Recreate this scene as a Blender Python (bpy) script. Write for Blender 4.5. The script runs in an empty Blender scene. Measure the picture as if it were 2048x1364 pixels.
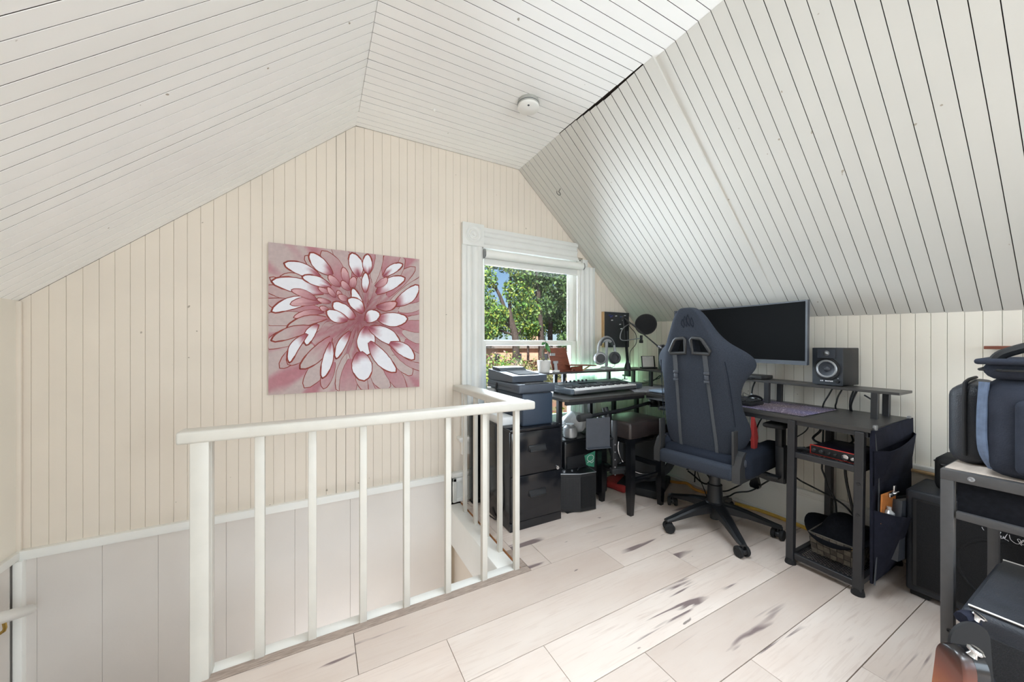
import bpy, bmesh, math, random
from mathutils import Vector, Matrix, noise as mnoise
random.seed(7)
R = math.radians
scn = bpy.context.scene
COL = scn.collection

# ---------------------------------------------------------------- camera, sky, light, exposure
cam_d = bpy.data.cameras.new('camera'); cam = bpy.data.objects.new('camera', cam_d); COL.objects.link(cam)
cam.location = (0, 0, 1.12); cam.rotation_euler = (R(90), 0, -math.atan2(386, 713))
cam_d.sensor_width = 36; cam_d.lens = 713/2048*36; cam_d.shift_y = 8/2048; cam_d.clip_start = .02; cam_d.clip_end = 400
scn.camera = cam

world = bpy.data.worlds.new('sky'); scn.world = world; world.use_nodes = True
wn = world.node_tree; bg = wn.nodes['Background']
sky = wn.nodes.new('ShaderNodeTexSky'); sky.sky_type = 'HOSEK_WILKIE'; sky.turbidity = 3.0; sky.ground_albedo = .3
sky.sun_direction = Vector((-.55, -.45, .7)).normalized()
wn.links.new(sky.outputs[0], bg.inputs[0]); bg.inputs[1].default_value = 6.5

def lamp(name, kind, loc, energy, col=(1, 1, 1), size=1, sizey=None, target=None, rot=None, spread=None):
    d = bpy.data.lights.new(name, kind); d.energy = energy; d.color = col
    if kind == 'AREA':
        d.shape = 'RECTANGLE'; d.size = size; d.size_y = sizey or size
        if spread: d.spread = spread
    elif kind == 'SUN': d.angle = size
    else: d.shadow_soft_size = size
    o = bpy.data.objects.new(name, d); COL.objects.link(o); o.location = loc
    if target is not None: o.rotation_euler = (Vector(target)-Vector(loc)).to_track_quat('-Z', 'Y').to_euler()
    if rot: o.rotation_euler = rot
    return o
lamp('sun', 'SUN', (0, -20, 30), 15, (1, .95, .86), R(.6), target=(14, 2, 0))
# daylight through the gable window (behind the blind), two windows of the gable behind the camera, two added overhead fills without fixtures, and the stair hall below
lamp('window_daylight', 'AREA', (1.5, 2.62, 1.2), 100, (.79, .90, 1), .82, 1.25, target=(1.5, 0, .9))
lamp('rear_window_daylight', 'AREA', (-.1, -2.5, 1.25), 34, (.77, .895, 1), 1.1, 1.4, target=(.3, 2, 1.9))
lamp('rear_window_daylight', 'AREA', (1.5, -2.5, 1.25), 84, (.77, .895, 1), 1.1, 1.4, target=(.0, 2, 1.9))
lamp('overhead_fill', 'AREA', (.6, -1.25, 2.44), 80, (.78, .90, 1), 1.0, 1.0, rot=(0, 0, 0), spread=R(120))  # added fill to brighten floor and ceiling, no fixture
lamp('overhead_fill', 'AREA', (1.05, .75, 2.47), 21, (.78, .90, 1), .6, .6, rot=(0, 0, 0), spread=R(105))  # second added fill, aimed down at the middle of the floor
lamp('stair_hall_light', 'AREA', (-.1, 1.80, -1.15), 22, (.90, .94, 1), .8, .3, target=(-.1, 1.95, 0))
scn.view_settings.view_transform = 'Standard'; scn.view_settings.look = 'None'
scn.view_settings.gamma = 1; scn.view_settings.use_curve_mapping = False
scn.view_settings.exposure = -.74
scn.cycles.use_denoising = True; scn.cycles.max_bounces = 10; scn.cycles.diffuse_bounces = 6
scn.cycles.sample_clamp_indirect = 8; scn.cycles.caustics_reflective = False; scn.cycles.caustics_refractive = False

# ---------------------------------------------------------------- materials
def S(r, g, b):
    f = lambda c: (c/255/12.92) if c/255 <= .04045 else ((c/255+.055)/1.055)**2.4
    return (f(r), f(g), f(b), 1)
def flecks(m, scale, thr, col):
    t = m.node_tree; n = t.nodes; L = t.links; b = n['Principled BSDF']; src = b.inputs['Base Color'].links[0].from_socket
    tc = n.new('ShaderNodeNewGeometry'); a = n.new('ShaderNodeTexNoise'); a.inputs['Scale'].default_value = scale; a.inputs['Detail'].default_value = 1
    L.new(tc.outputs['Position'], a.inputs['Vector']); g = n.new('ShaderNodeMapRange'); g.inputs['From Min'].default_value = thr; g.inputs['From Max'].default_value = thr+.02
    L.new(a.outputs['Fac'], g.inputs[0]); x = n.new('ShaderNodeMix'); x.data_type = 'RGBA'; L.new(g.outputs[0], x.inputs['Factor']); L.new(src, x.inputs['A']); x.inputs['B'].default_value = col
    L.new(x.outputs['Result'], b.inputs['Base Color'])
def mat(name, col, rough=.5, metal=0, nz=None, bump=None, emit=None, coat=0, spec=None, stretch=None, col2=None, trans=0):
    """nz = (scale, amount) value noise; col2 with nz mixes two colours; bump = (scale, strength)"""
    m = bpy.data.materials.new(name); m.use_nodes = True; t = m.node_tree; n = t.nodes; L = t.links
    b = n['Principled BSDF']; b.inputs['Base Color'].default_value = col
    b.inputs['Roughness'].default_value = rough; b.inputs['Metallic'].default_value = metal
    if coat: b.inputs['Coat Weight'].default_value = coat
    if spec is not None: b.inputs['Specular IOR Level'].default_value = spec
    if trans: b.inputs['Transmission Weight'].default_value = trans
    if emit: b.inputs['Emission Color'].default_value = emit[0]; b.inputs['Emission Strength'].default_value = emit[1]
    if nz or bump:
        tc = n.new('ShaderNodeTexCoord'); mp = n.new('ShaderNodeMapping'); L.new(tc.outputs['Object'], mp.inputs[0])
        if stretch: mp.inputs['Scale'].default_value = stretch
    if nz:
        a = n.new('ShaderNodeTexNoise'); a.inputs['Scale'].default_value = nz[0]; a.inputs['Detail'].default_value = 5
        L.new(mp.outputs[0], a.inputs['Vector'])
        mx = n.new('ShaderNodeMix'); mx.data_type = 'RGBA'
        c2 = col2 or tuple(c*(1-nz[1]) for c in col[:3])+(1,)
        mx.inputs['A'].default_value = col; mx.inputs['B'].default_value = c2
        mr = n.new('ShaderNodeMapRange'); mr.inputs['From Min'].default_value = .35; mr.inputs['From Max'].default_value = .65
        L.new(a.outputs['Fac'], mr.inputs[0]); L.new(mr.outputs[0], mx.inputs['Factor']); L.new(mx.outputs['Result'], b.inputs['Base Color'])
    if bump:
        a = n.new('ShaderNodeTexNoise'); a.inputs['Scale'].default_value = bump[0]; a.inputs['Detail'].default_value = 3
        L.new(mp.outputs[0], a.inputs['Vector'])
        bp = n.new('ShaderNodeBump'); bp.inputs['Strength'].default_value = bump[1]; bp.inputs['Distance'].default_value = .002
        L.new(a.outputs['Fac'], bp.inputs['Height']); L.new(bp.outputs[0], b.inputs['Normal'])
    return m
M = {}
M['cream'] = mat('cream_paint', S(229, 218, 204), .55, nz=(3, .05), bump=(60, .12))
M['cream_back'] = mat('cream_groove', S(204, 194, 178), .8, nz=(4, .1))
M['knee_back'] = mat('knee_joint', S(150, 138, 122), .8, nz=(4, .1))
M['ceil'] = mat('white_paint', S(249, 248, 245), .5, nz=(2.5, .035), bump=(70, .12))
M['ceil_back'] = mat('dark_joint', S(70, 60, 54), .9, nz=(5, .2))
M['slope'] = mat('shaded_white_paint', S(212, 210, 204), .5, nz=(2.5, .035), bump=(70, .12))  # same white as the ceiling, greyed to carry the right slope's shade
M['white'] = mat('white_gloss_paint', S(240, 239, 234), .35, nz=(6, .04), bump=(40, .15))
M['railw'] = mat('old_white_paint', S(212, 208, 199), .4, nz=(9, .06), bump=(45, .3))
M['casing'] = mat('grey_white_paint', S(226, 226, 222), .4, nz=(8, .04), bump=(50, .2))
M['panel'] = mat('greige_panel', S(220, 213, 206), .55, nz=(3, .05), bump=(120, .1))
M['knee'] = mat('knee_wall_paint', S(236, 230, 218), .5, nz=(3, .05), bump=(60, .12))
M['hdf'] = mat('raw_board_edge', S(170, 112, 66), .8, nz=(60, .3))
M['strip'] = mat('floor_edge_strip', S(176, 158, 146), .5, nz=(25, .35), stretch=(1, 8, 1))
M['black'] = mat('black_plastic', S(24, 25, 28), .45, nz=(40, .2))
M['blackgl'] = mat('black_gloss', S(20, 21, 24), .22, nz=(12, .2))
M['blackfr'] = mat('black_steel', S(42, 42, 45), .42, .0, nz=(30, .15), bump=(200, .1))
M['rubber'] = mat('black_rubber', S(22, 22, 24), .75, nz=(60, .2))
M['chrome'] = mat('chrome', S(210, 210, 212), .18, 1, nz=(20, .1))
M['steel'] = mat('grey_steel', S(150, 152, 156), .35, .8, nz=(20, .1))
M['screen'] = mat('screen_glass', S(3, 3, 4), .5, nz=(4, .1), spec=.06)
M['bezel'] = mat('grey_bezel', S(62, 66, 74), .4, nz=(30, .1))
M['desk'] = mat('charcoal_laminate', S(66, 64, 63), .36, nz=(26, .2), stretch=(1, .12, 1), bump=(80, .08))
M['deskedge'] = mat('charcoal_edge', S(52, 50, 50), .5, nz=(26, .15))
M['fabric'] = mat('slate_fabric', S(54, 59, 69), .9, nz=(260, .28), bump=(500, .5), spec=.2)
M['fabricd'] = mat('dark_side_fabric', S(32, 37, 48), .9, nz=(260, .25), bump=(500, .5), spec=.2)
M['strap'] = mat('grey_webbing', S(74, 77, 82), .8, nz=(400, .3), bump=(600, .5))
M['plastic_g'] = mat('dark_grey_plastic', S(50, 50, 51), .5, nz=(90, .12), bump=(300, .15))
M['red'] = mat('red_fabric', S(150, 40, 38), .8, nz=(200, .2))
M['redp'] = mat('red_metal', S(196, 52, 44), .4, nz=(30, .1))
M['navy'] = mat('navy_cloth', S(32, 34, 47), .9, nz=(30, .3), bump=(250, .4), spec=.2)
M['navyb'] = mat('navy_bag_cloth', S(48, 52, 63), .9, nz=(14, .3), bump=(260, .5), spec=.2)
M['bluetrim'] = mat('blue_grey_piping', S(92, 106, 130), .8, nz=(60, .2), bump=(200, .4))
M['leather'] = mat('brown_black_leather', S(52, 45, 44), .28, nz=(14, .3), bump=(150, .35))
M['tolex'] = mat('black_tolex', S(40, 43, 50), .48, nz=(16, .35), bump=(380, .6))
M['grille'] = mat('speaker_cloth', S(28, 28, 31), .85, nz=(300, .5), bump=(420, .9))
M['tablewood'] = mat('grey_oak_top', S(190, 176, 164), .6, nz=(30, .3), stretch=(.15, 1, 1), bump=(90, .2))
M['tframe'] = mat('grey_table_steel', S(70, 69, 70), .45, nz=(40, .1), bump=(200, .1))
M['paper'] = mat('white_paper', S(240, 240, 238), .7, nz=(40, .03))
M['bag_white'] = mat('white_plastic_bag', S(238, 240, 240), .35, nz=(12, .08), bump=(14, .8))
M['green'] = mat('green_card', S(70, 150, 120), .6, nz=(30, .2))
M['silver'] = mat('silver_plastic', S(186, 188, 190), .3, .3, nz=(30, .05))
M['pearl'] = mat('white_ceramic', S(222, 219, 214), .45, nz=(20, .05))
M['leaf'] = mat('houseplant_leaf', S(40, 98, 52), .45, nz=(30, .3), col2=S(92, 150, 84))
M['stem'] = mat('plant_stem', S(70, 92, 46), .6, nz=(40, .3))
M['soil'] = mat('potting_soil', S(62, 48, 38), .95, nz=(80, .5), bump=(90, .8))
M['mahog'] = mat('reddish_wood', S(132, 74, 54), .45, nz=(22, .35), stretch=(1, 1, 9))
M['palewood'] = mat('pale_wood', S(206, 170, 126), .55, nz=(30, .2), stretch=(6, 1, 1))
M['orange'] = mat('orange_board', S(196, 120, 56), .6, nz=(60, .2))
M['yellow'] = mat('yellow_cord', S(222, 182, 84), .6, nz=(30, .15))
M['amber'] = mat('amber_cord', S(206, 150, 70), .6, nz=(30, .15))
M['cable'] = mat('black_cable', S(24, 24, 26), .5, nz=(60, .2))
M['cablew'] = mat('white_cable', S(214, 214, 210), .5, nz=(60, .08))
M['wovenl'] = mat('woven_strip_light', S(120, 112, 102), .75, nz=(70, .25), bump=(260, .5))
M['wovend'] = mat('woven_strip_dark', S(92, 86, 78), .75, nz=(70, .25), bump=(260, .5))
M['felt'] = mat('black_felt', S(22, 23, 28), .95, nz=(80, .4), bump=(200, .4), spec=.15)
M['cork'] = mat('charcoal_felt_board', S(58, 59, 62), .9, nz=(200, .2), bump=(300, .4))
M['pinw'] = mat('white_pin', S(230, 230, 235), .3, nz=(30, .05))
M['pinb'] = mat('blue_pin', S(60, 66, 140), .3, nz=(30, .05))
M['gold'] = mat('brass', S(190, 160, 90), .3, .9, nz=(30, .1))
M['printer'] = mat('printer_plastic', S(70, 77, 88), .42, nz=(60, .08), bump=(300, .1))
M['printerd'] = mat('printer_body', S(50, 62, 78), .4, nz=(60, .08), bump=(300, .1))
M['cabinet'] = mat('black_enamel_steel', S(27, 28, 32), .16, nz=(6, .15), bump=(9, .05))
M['key_w'] = mat('white_key_plastic', S(236, 236, 236), .3, nz=(40, .02))
M['keybody'] = mat('keyboard_shell', S(92, 102, 112), .4, nz=(60, .1))
M['silverhp'] = mat('headphone_silver', S(170, 172, 175), .35, .4, nz=(40, .06))
M['hpdark'] = mat('headphone_dark', S(72, 74, 77), .6, nz=(60, .1))

for k_, s_ in (('cream', 34), ('ceil', 30), ('slope', 32), ('knee', 36)): flecks(M[k_], s_, .80, S(168, 158, 144))
def floor_mat():
    m = bpy.data.materials.new('washed_oak_laminate'); m.use_nodes = True; t = m.node_tree; n = t.nodes; L = t.links
    b = n['Principled BSDF']; b.inputs['Roughness'].default_value = .42
    tc = n.new('ShaderNodeTexCoord'); oi = n.new('ShaderNodeObjectInfo')
    off = n.new('ShaderNodeVectorMath'); off.operation = 'MULTIPLY_ADD'
    cmb = n.new('ShaderNodeCombineXYZ')
    for k, f in enumerate((37., 53., 11.)):
        mm = n.new('ShaderNodeMath'); mm.operation = 'MULTIPLY'; mm.inputs[1].default_value = f
        L.new(oi.outputs['Random'], mm.inputs[0]); L.new(mm.outputs[0], cmb.inputs[k])
    off.inputs[1].default_value = (1, 1, 1); L.new(tc.outputs['Object'], off.inputs[0]); L.new(cmb.outputs[0], off.inputs[2])
    def nz(scale, vec, detail=5, dist=0):
        mp = n.new('ShaderNodeMapping'); mp.inputs['Scale'].default_value = vec; L.new(off.outputs[0], mp.inputs[0])
        a = n.new('ShaderNodeTexNoise'); a.inputs['Scale'].default_value = scale; a.inputs['Detail'].default_value = detail
        a.inputs['Distortion'].default_value = dist; L.new(mp.outputs[0], a.inputs['Vector']); return a.outputs['Fac']
    def ramp(src, a, b_, ca, cb):
        r = n.new('ShaderNodeValToRGB'); r.color_ramp.elements[0].position = a; r.color_ramp.elements[1].position = b_
        r.color_ramp.elements[0].color = ca; r.color_ramp.elements[1].color = cb; L.new(src, r.inputs[0]); return r.outputs[0]
    def mix(a, b_, f, mode='MIX'):
        x = n.new('ShaderNodeMix'); x.data_type = 'RGBA'; x.blend_type = mode
        for s, v in (('A', a), ('B', b_), ('Factor', f)):
            if hasattr(v, 'is_output'): L.new(v, x.inputs[s])
            else: x.inputs[s].default_value = v
        return x.outputs['Result']
    base = ramp(nz(2.2, (1, 3, 1)), .3, .7, S(228, 217, 210), S(216, 201, 192))
    rnd = ramp(oi.outputs['Random'], 0, 1, S(232, 227, 222), S(255, 252, 248))
    base = mix(base, rnd, 1.0, 'MULTIPLY')
    base = mix(base, S(196, 176, 164), ramp(nz(5, (1, 16, 1), 6, 1.2), .52, .75, (0, 0, 0, 1), (.55, .55, .55, 1)))
    cracks = nz(2.6, (.55, 7, 1), 3, .5)
    mask = nz(1.6, (1, 2.2, 1), 2)
    ck = ramp(cracks, .612, .65, (0, 0, 0, 1), (1, 1, 1, 1))
    base = mix(base, S(128, 112, 110), mix(ck, ramp(mask, .47, .53, (0, 0, 0, 1), (1, 1, 1, 1)), 1.0, 'MULTIPLY'))
    knots = ramp(nz(9, (1, 2.4, 1), 2), .755, .775, (0, 0, 0, 1), (.8, .8, .8, 1))
    base = mix(base, S(112, 98, 94), knots)
    L.new(base, b.inputs['Base Color'])
    bp = n.new('ShaderNodeBump'); bp.inputs['Strength'].default_value = .12; bp.inputs['Distance'].default_value = .002
    L.new(nz(9, (1, 14, 1), 4, .6), bp.inputs['Height']); L.new(bp.outputs[0], b.inputs['Normal'])
    return m
M['floor'] = floor_mat()
def attr_mat(name, rough=.6):
    m = bpy.data.materials.new(name); m.use_nodes = True; t = m.node_tree
    a = t.nodes.new('ShaderNodeAttribute'); a.attribute_name = 'Col'
    nzt = t.nodes.new('ShaderNodeTexNoise'); nzt.inputs['Scale'].default_value = 45
    mx = t.nodes.new('ShaderNodeMix'); mx.data_type = 'RGBA'; mx.blend_type = 'OVERLAY'; mx.inputs['Factor'].default_value = .14
    t.links.new(a.outputs['Color'], mx.inputs['A']); t.links.new(nzt.outputs['Fac'], mx.inputs['B'])
    t.links.new(mx.outputs['Result'], t.nodes['Principled BSDF'].inputs['Base Color'])
    t.nodes['Principled BSDF'].inputs['Roughness'].default_value = rough
    return m
M['paint'] = attr_mat('painted_colour')
M['leafcol'] = attr_mat('tree_leaf_colour', .55)

# ---------------------------------------------------------------- geometry helpers
class B:
    """collects shapes for one mesh; coordinates are local to the thing"""
    def __init__(s): s.v = []; s.f = []; s.c = None
    def add(s, vs, fs):
        o = len(s.v); s.v += [tuple(p) for p in vs]; s.f += [tuple(i+o for i in f) for f in fs]; return s
    def addbm(s, bm):
        bm.verts.ensure_lookup_table(); bm.verts.index_update()
        s.add([v.co[:] for v in bm.verts], [[v.index for v in f.verts] for f in bm.faces]); bm.free(); return s
    def box(s, x0, x1, y0, y1, z0, z1, bev=0, seg=2, m=None):
        bm = bmesh.new(); bmesh.ops.create_cube(bm, size=1)
        for v in bm.verts: v.co = Vector(((x0+x1)/2+v.co.x*(x1-x0), (y0+y1)/2+v.co.y*(y1-y0), (z0+z1)/2+v.co.z*(z1-z0)))
        if bev: bmesh.ops.bevel(bm, geom=bm.edges[:], offset=bev, segments=seg, profile=.5, affect='EDGES')
        if m is not None: bmesh.ops.transform(bm, matrix=m, verts=bm.verts)
        return s.addbm(bm)
    def bar(s, p, q, w, d, up=(0, 0, 1)):
        p, q = Vector(p), Vector(q); ax = (q-p).normalized(); u = Vector(up)
        if abs(ax.dot(u)) > .95: u = Vector((1, 0, 0))
        a = ax.cross(u).normalized(); b = a.cross(ax).normalized()
        c = [a*w/2+b*d/2, -a*w/2+b*d/2, -a*w/2-b*d/2, a*w/2-b*d/2]
        return s.add([p+k for k in c]+[q+k for k in c], [(3, 2, 1, 0), (4, 5, 6, 7)]+[(i, (i+1) % 4, 4+(i+1) % 4, 4+i) for i in range(4)])
    def tube(s, pts, r, n=8, smooth=0, cap=True):
        pts = [Vector(p) for p in pts]
        if smooth: pts = catmull(pts, smooth)
        k = len(pts); rs = r if isinstance(r, (list, tuple)) else [r]*k
        if len(rs) != k: rs = [rs[0]+(rs[-1]-rs[0])*i/(k-1) for i in range(k)]
        o = len(s.v); t0 = (pts[1]-pts[0]).normalized(); u = t0.orthogonal().normalized()
        for i, p in enumerate(pts):
            t = ((pts[min(i+1, k-1)]-pts[max(i-1, 0)])).normalized()
            u = (u-t*u.dot(t)); u = u.normalized() if u.length > 1e-6 else t.orthogonal().normalized(); w = t.cross(u)
            for j in range(n):
                a = 2*math.pi*j/n; s.v.append(tuple(p+(u*math.cos(a)+w*math.sin(a))*rs[i]))
        for i in range(k-1):
            for j in range(n):
                s.f.append((o+i*n+j, o+i*n+(j+1) % n, o+(i+1)*n+(j+1) % n, o+(i+1)*n+j))
        if cap: s.f.append(tuple(o+j for j in range(n))[::-1]); s.f.append(tuple(o+(k-1)*n+j for j in range(n)))
        return s
    def cyl(s, p, q, r, r2=None, n=20): return s.tube([p, q], [r, r if r2 is None else r2], n)
    def lathe(s, prof, c=(0, 0, 0), axis=(0, 0, 1), n=28, cap=True):
        ax = Vector(axis).normalized(); u = ax.orthogonal().normalized(); w = ax.cross(u); c = Vector(c); o = len(s.v); k = len(prof)
        for r, h in prof:
            for j in range(n):
                a = 2*math.pi*j/n; s.v.append(tuple(c+ax*h+(u*math.cos(a)+w*math.sin(a))*max(r, 1e-5)))
        for i in range(k-1):
            for j in range(n): s.f.append((o+i*n+j, o+i*n+(j+1) % n, o+(i+1)*n+(j+1) % n, o+(i+1)*n+j))
        if cap: s.f.append(tuple(o+j for j in range(n))[::-1]); s.f.append(tuple(o+(k-1)*n+j for j in range(n)))
        return s
    def prism(s, poly, fn, d0, d1):
        """poly of (a, b); fn(a, b, d) -> xyz"""
        k = len(poly)
        return s.add([fn(a, b, d0) for a, b in poly]+[fn(a, b, d1) for a, b in poly],
                     [tuple(range(k))[::-1], tuple(range(k, 2*k))]+[(i, (i+1) % k, k+(i+1) % k, k+i) for i in range(k)])
    def quad(s, *p): return s.add(p, [tuple(range(len(p)))])
    def sphere(s, c, r, sc=(1, 1, 1), n=16, m=10):
        prof = [(math.sin(math.pi*i/m), -math.cos(math.pi*i/m)) for i in range(m+1)]
        o = len(s.v); s.lathe(prof, (0, 0, 0), n=n, cap=False)
        s.v[o:] = [(c[0]+x*r*sc[0], c[1]+y*r*sc[1], c[2]+z*r*sc[2]) for x, y, z in s.v[o:]]; return s
    def xf(s, mtx, start=0): s.v[start:] = [tuple(mtx @ Vector(p)) for p in s.v[start:]]; return s

def catmull(P, k):
    out = []; n = len(P)
    for i in range(n-1):
        a, b, c, d = P[max(i-1, 0)], P[i], P[i+1], P[min(i+2, n-1)]
        for j in range(k):
            t = j/k
            out.append(.5*((2*b)+(c-a)*t+(2*a-5*b+4*c-d)*t*t+(3*b-a-3*c+d)*t**3))
    out.append(P[-1].copy()); return out

def mk(name, b, m, parent=None, ang=32, loc=None, smooth=True, label=None, cols=None, kind=None):
    me = bpy.data.meshes.new(name); me.from_pydata(b.v, [], b.f)
    bm = bmesh.new(); bm.from_mesh(me); bmesh.ops.recalc_face_normals(bm, faces=bm.faces); bm.to_mesh(me); bm.free()
    if cols is not None:
        a = me.color_attributes.new('Col', 'FLOAT_COLOR', 'POINT')
        for i, c in enumerate(cols): a.data[i].color = c
    if smooth and me.polygons:
        me.polygons.foreach_set('use_smooth', [True]*len(me.polygons)); me.set_sharp_from_angle(angle=R(ang))
    me.materials.append(M[m] if isinstance(m, str) else m)
    o = bpy.data.objects.new(name, me); COL.objects.link(o)
    if parent is not None: o.parent = parent
    if loc: o.location = loc
    if label: o['label'] = label
    if kind: o['kind'] = kind
    return o
def thing(name, label, cat, loc=(0, 0, 0), rz=0, group=None, rot=None):
    o = bpy.data.objects.new(name, None); COL.objects.link(o); o.empty_display_size = .05
    o.location = loc; o.rotation_euler = rot or (0, 0, rz); o['label'] = label; o['category'] = cat
    if group: o['group'] = group
    return o
def tag(o, label, cat, group=None):
    o['label'] = label; o['category'] = cat
    if group: o['group'] = group
    return o
def struct(name, b, m, parent=None, **k):
    o = mk(name, b, m, parent, **k)
    if parent is None: o['kind'] = 'structure'
    return o
def copy_tree(root, loc=None, rot=None, label=None):
    r = root.copy(); COL.objects.link(r)
    if loc is not None: r.location = loc
    if rot is not None: r.rotation_euler = rot
    if label: r['label'] = label
    for ch in list(root.children):
        c = ch.copy(); COL.objects.link(c); c.parent = r
        for g in ch.children:
            d = g.copy(); COL.objects.link(d); d.parent = c
    return r
# ---------------------------------------------------------------- the room shell
YF, YB = 2.45, -2.6                 # gable wall in view, gable behind the camera
XL, XR = -1.18, 2.655               # side walls
ZC = 2.505; RL, RR = .205, 1.385    # flat ceiling height and its two edges
ZL = 1.318                          # eave on the left
kz = lambda y: 1.27+.031*(y-.3)     # knee wall height on the right
rr = lambda y: 1.385+.022*min(1, max(0, (1.9-y)/.7)) if y > 1.19 else 1.425
def board(name, O, W, N, D, w, l0, l1, m, parent, t=.012, c=.0009, g=.0012, edge='ceil_back'):
    """one tongue-and-groove board: W across, N towards the room, D along; l0/l1 give its ends across the width"""
    O, W, N, D = Vector(O), Vector(W), Vector(N), Vector(D)
    pr = [(g, -t), (g, -c), (g+c*.8, 0), (w-g-c*.8, 0), (w-g, -c), (w-g, -t)]
    b = B(); f0 = l0 if callable(l0) else (lambda s: l0); f1 = l1 if callable(l1) else (lambda s: l1)
    b.add([O+W*s+N*d+D*f0(s) for s, d in pr]+[O+W*s+N*d+D*f1(s) for s, d in pr],
          [(0, 1, 2, 3, 4, 5), (11, 10, 9, 8, 7, 6)]+[(i+6, i+7, i+1, i) for i in range(5)])
    o = mk(name, b, m, parent, smooth=False); o.data.materials.append(M[edge])   # flank colour carries the shade of the grooves
    for p in o.data.polygons:
        if abs(p.normal.dot(W)) > .9 and p.area > .002: p.material_index = 1
    return o
def roof(x, y=YF):
    if x < RL: return ZL+(ZC-ZL)*(x-XL)/(RL-XL)
    if x < rr(y): return ZC
    return ZC+(kz(y)-ZC)*(x-rr(y))/(XR-rr(y))
gable = [(XL, -2.5), (XR, -2.5), (XR, kz(YF)+.0), (RR, ZC), (RL, ZC), (XL, ZL)]

# gable wall with window hole: backing slab in four pieces round the opening, boards in front
WX0, WX1, WZ0, WZ1 = 1.06, 2.0, .45, 1.86
wall_far = B()
up = lambda a, b: [(a, WZ1), (b, WZ1), (b, roof(b)+.03)]
fy = lambda a, b, d: (a, d, b)
Y0, Y1 = YF+.013, YF+.16
wall_far.prism([(XL-.1, -2.5), (WX0, -2.5), (WX0, ZC+.05), (RL, ZC+.05), (XL-.1, ZL-.05)], fy, Y0, Y1)
wall_far.prism([(WX0, WZ1), (WX1, WZ1), (WX1, roof(WX1)+.05), (RR, ZC+.05), (WX0, ZC+.05)], fy, Y0, Y1)
wall_far.prism([(WX0, -2.5), (WX1, -2.5), (WX1, WZ0), (WX0, WZ0)], fy, Y0, Y1)
wall_far.prism([(WX1, -2.5), (XR+.1, -2.5), (XR+.1, kz(YF)-.05), (WX1, roof(WX1)+.05)], fy, Y0, Y1)
wall_far = struct('wall_far', wall_far, 'cream_back', smooth=False)
W0 = .0538
for i in range(72):
    x = XL+i*W0-.018
    xa, xb = max(x, XL), min(x+W0, XR)
    if xb-xa < .01: continue
    w = xb-xa; zb = .2
    top = lambda s, xa=xa: roof(xa+s)-.001
    mid = (xa+xb)/2
    if mid > .84: zb = .212
    if i == 24:                                     # one open joint, as on the old wall
        board('board', (xa, YF, 0), (1, 0, 0), (0, -1, 0), (0, 0, 1), w, zb, top, 'cream', wall_far, c=.0016, g=.0014)
    elif WX0-.02 < mid < WX1+.02:
        board('board', (xa, YF, 0), (1, 0, 0), (0, -1, 0), (0, 0, 1), w, zb, WZ0-.02, 'cream', wall_far, c=.0016, g=.0003, edge='cream_back')
        board('board', (xa, YF, 0), (1, 0, 0), (0, -1, 0), (0, 0, 1), w, WZ1+.02, top, 'cream', wall_far, c=.0016, g=.0003, edge='cream_back')
    else:
        board('board', (xa, YF, 0), (1, 0, 0), (0, -1, 0), (0, 0, 1), w, zb, top, 'cream', wall_far, c=.0016, g=.0003, edge='cream_back')
# greige sheet panels of the stairwell below
sx = [XL, -1.121, -.914, -.716, -.443, -.124, .171, .50, .83]
for a, b_ in zip(sx, sx[1:]):
    mk('panel', B().box(a+.0004, b_-.0004, YF-.012, YF+.013, -2.45, .163, .001, 1), 'panel', wall_far, ang=20)
struct('trim_1', B().box(XL, .815, YF-.026, YF+.01, .163, .205, .004), 'white')
struct('trim_2', B().box(XL-.0, XL+.028, YF-.04, YF+.0, -2.4, .165, .003), 'white')
struct('trim_3', B().box(XL-.005, XL+.014, YF-.016, YF, .2, ZL-.003, .004), 'cream')
# baseboard under the window: cap mould, framed panel
bb = B().box(.835, XR, YF-.02, YF+.013, 0, .19, .003)
bb.box(.825, XR, YF-.042, YF+.01, .193, .212, .006).box(.828, XR, YF-.032, YF+.01, .178, .196, .005)
bb.box(.835, .862, YF-.034, YF, .0, .172, .004).box(.835, XR, YF-.034, YF, .145, .172, .004).box(.862, XR, YF-.030, YF, .0, .028, .004)
struct('baseboard_far', bb, 'casing')

# left wall: plain plaster, trim band, panels below
struct('wall_left', B().box(XL-.15, XL, YB-.1, YF+.02, .17, ZL+.05), 'knee')
wl = struct('wall_left.001', B().box(XL-.15, XL-.014, YB-.1, YF+.02, -2.5, .18), 'panel')
for a, b_ in ((YF-.045, 1.75), (1.75, .95), (.95, -.3), (-.3, YB)):
    mk('panel', B().box(XL-.02, XL-.002, b_+.0012, a-.0012, -2.45, .168, .002, 1), 'panel', wl, ang=20)
struct('trim_4', B().box(XL-.01, XL+.016, YB, YF-.025, .168, .204, .004), 'white')

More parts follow.
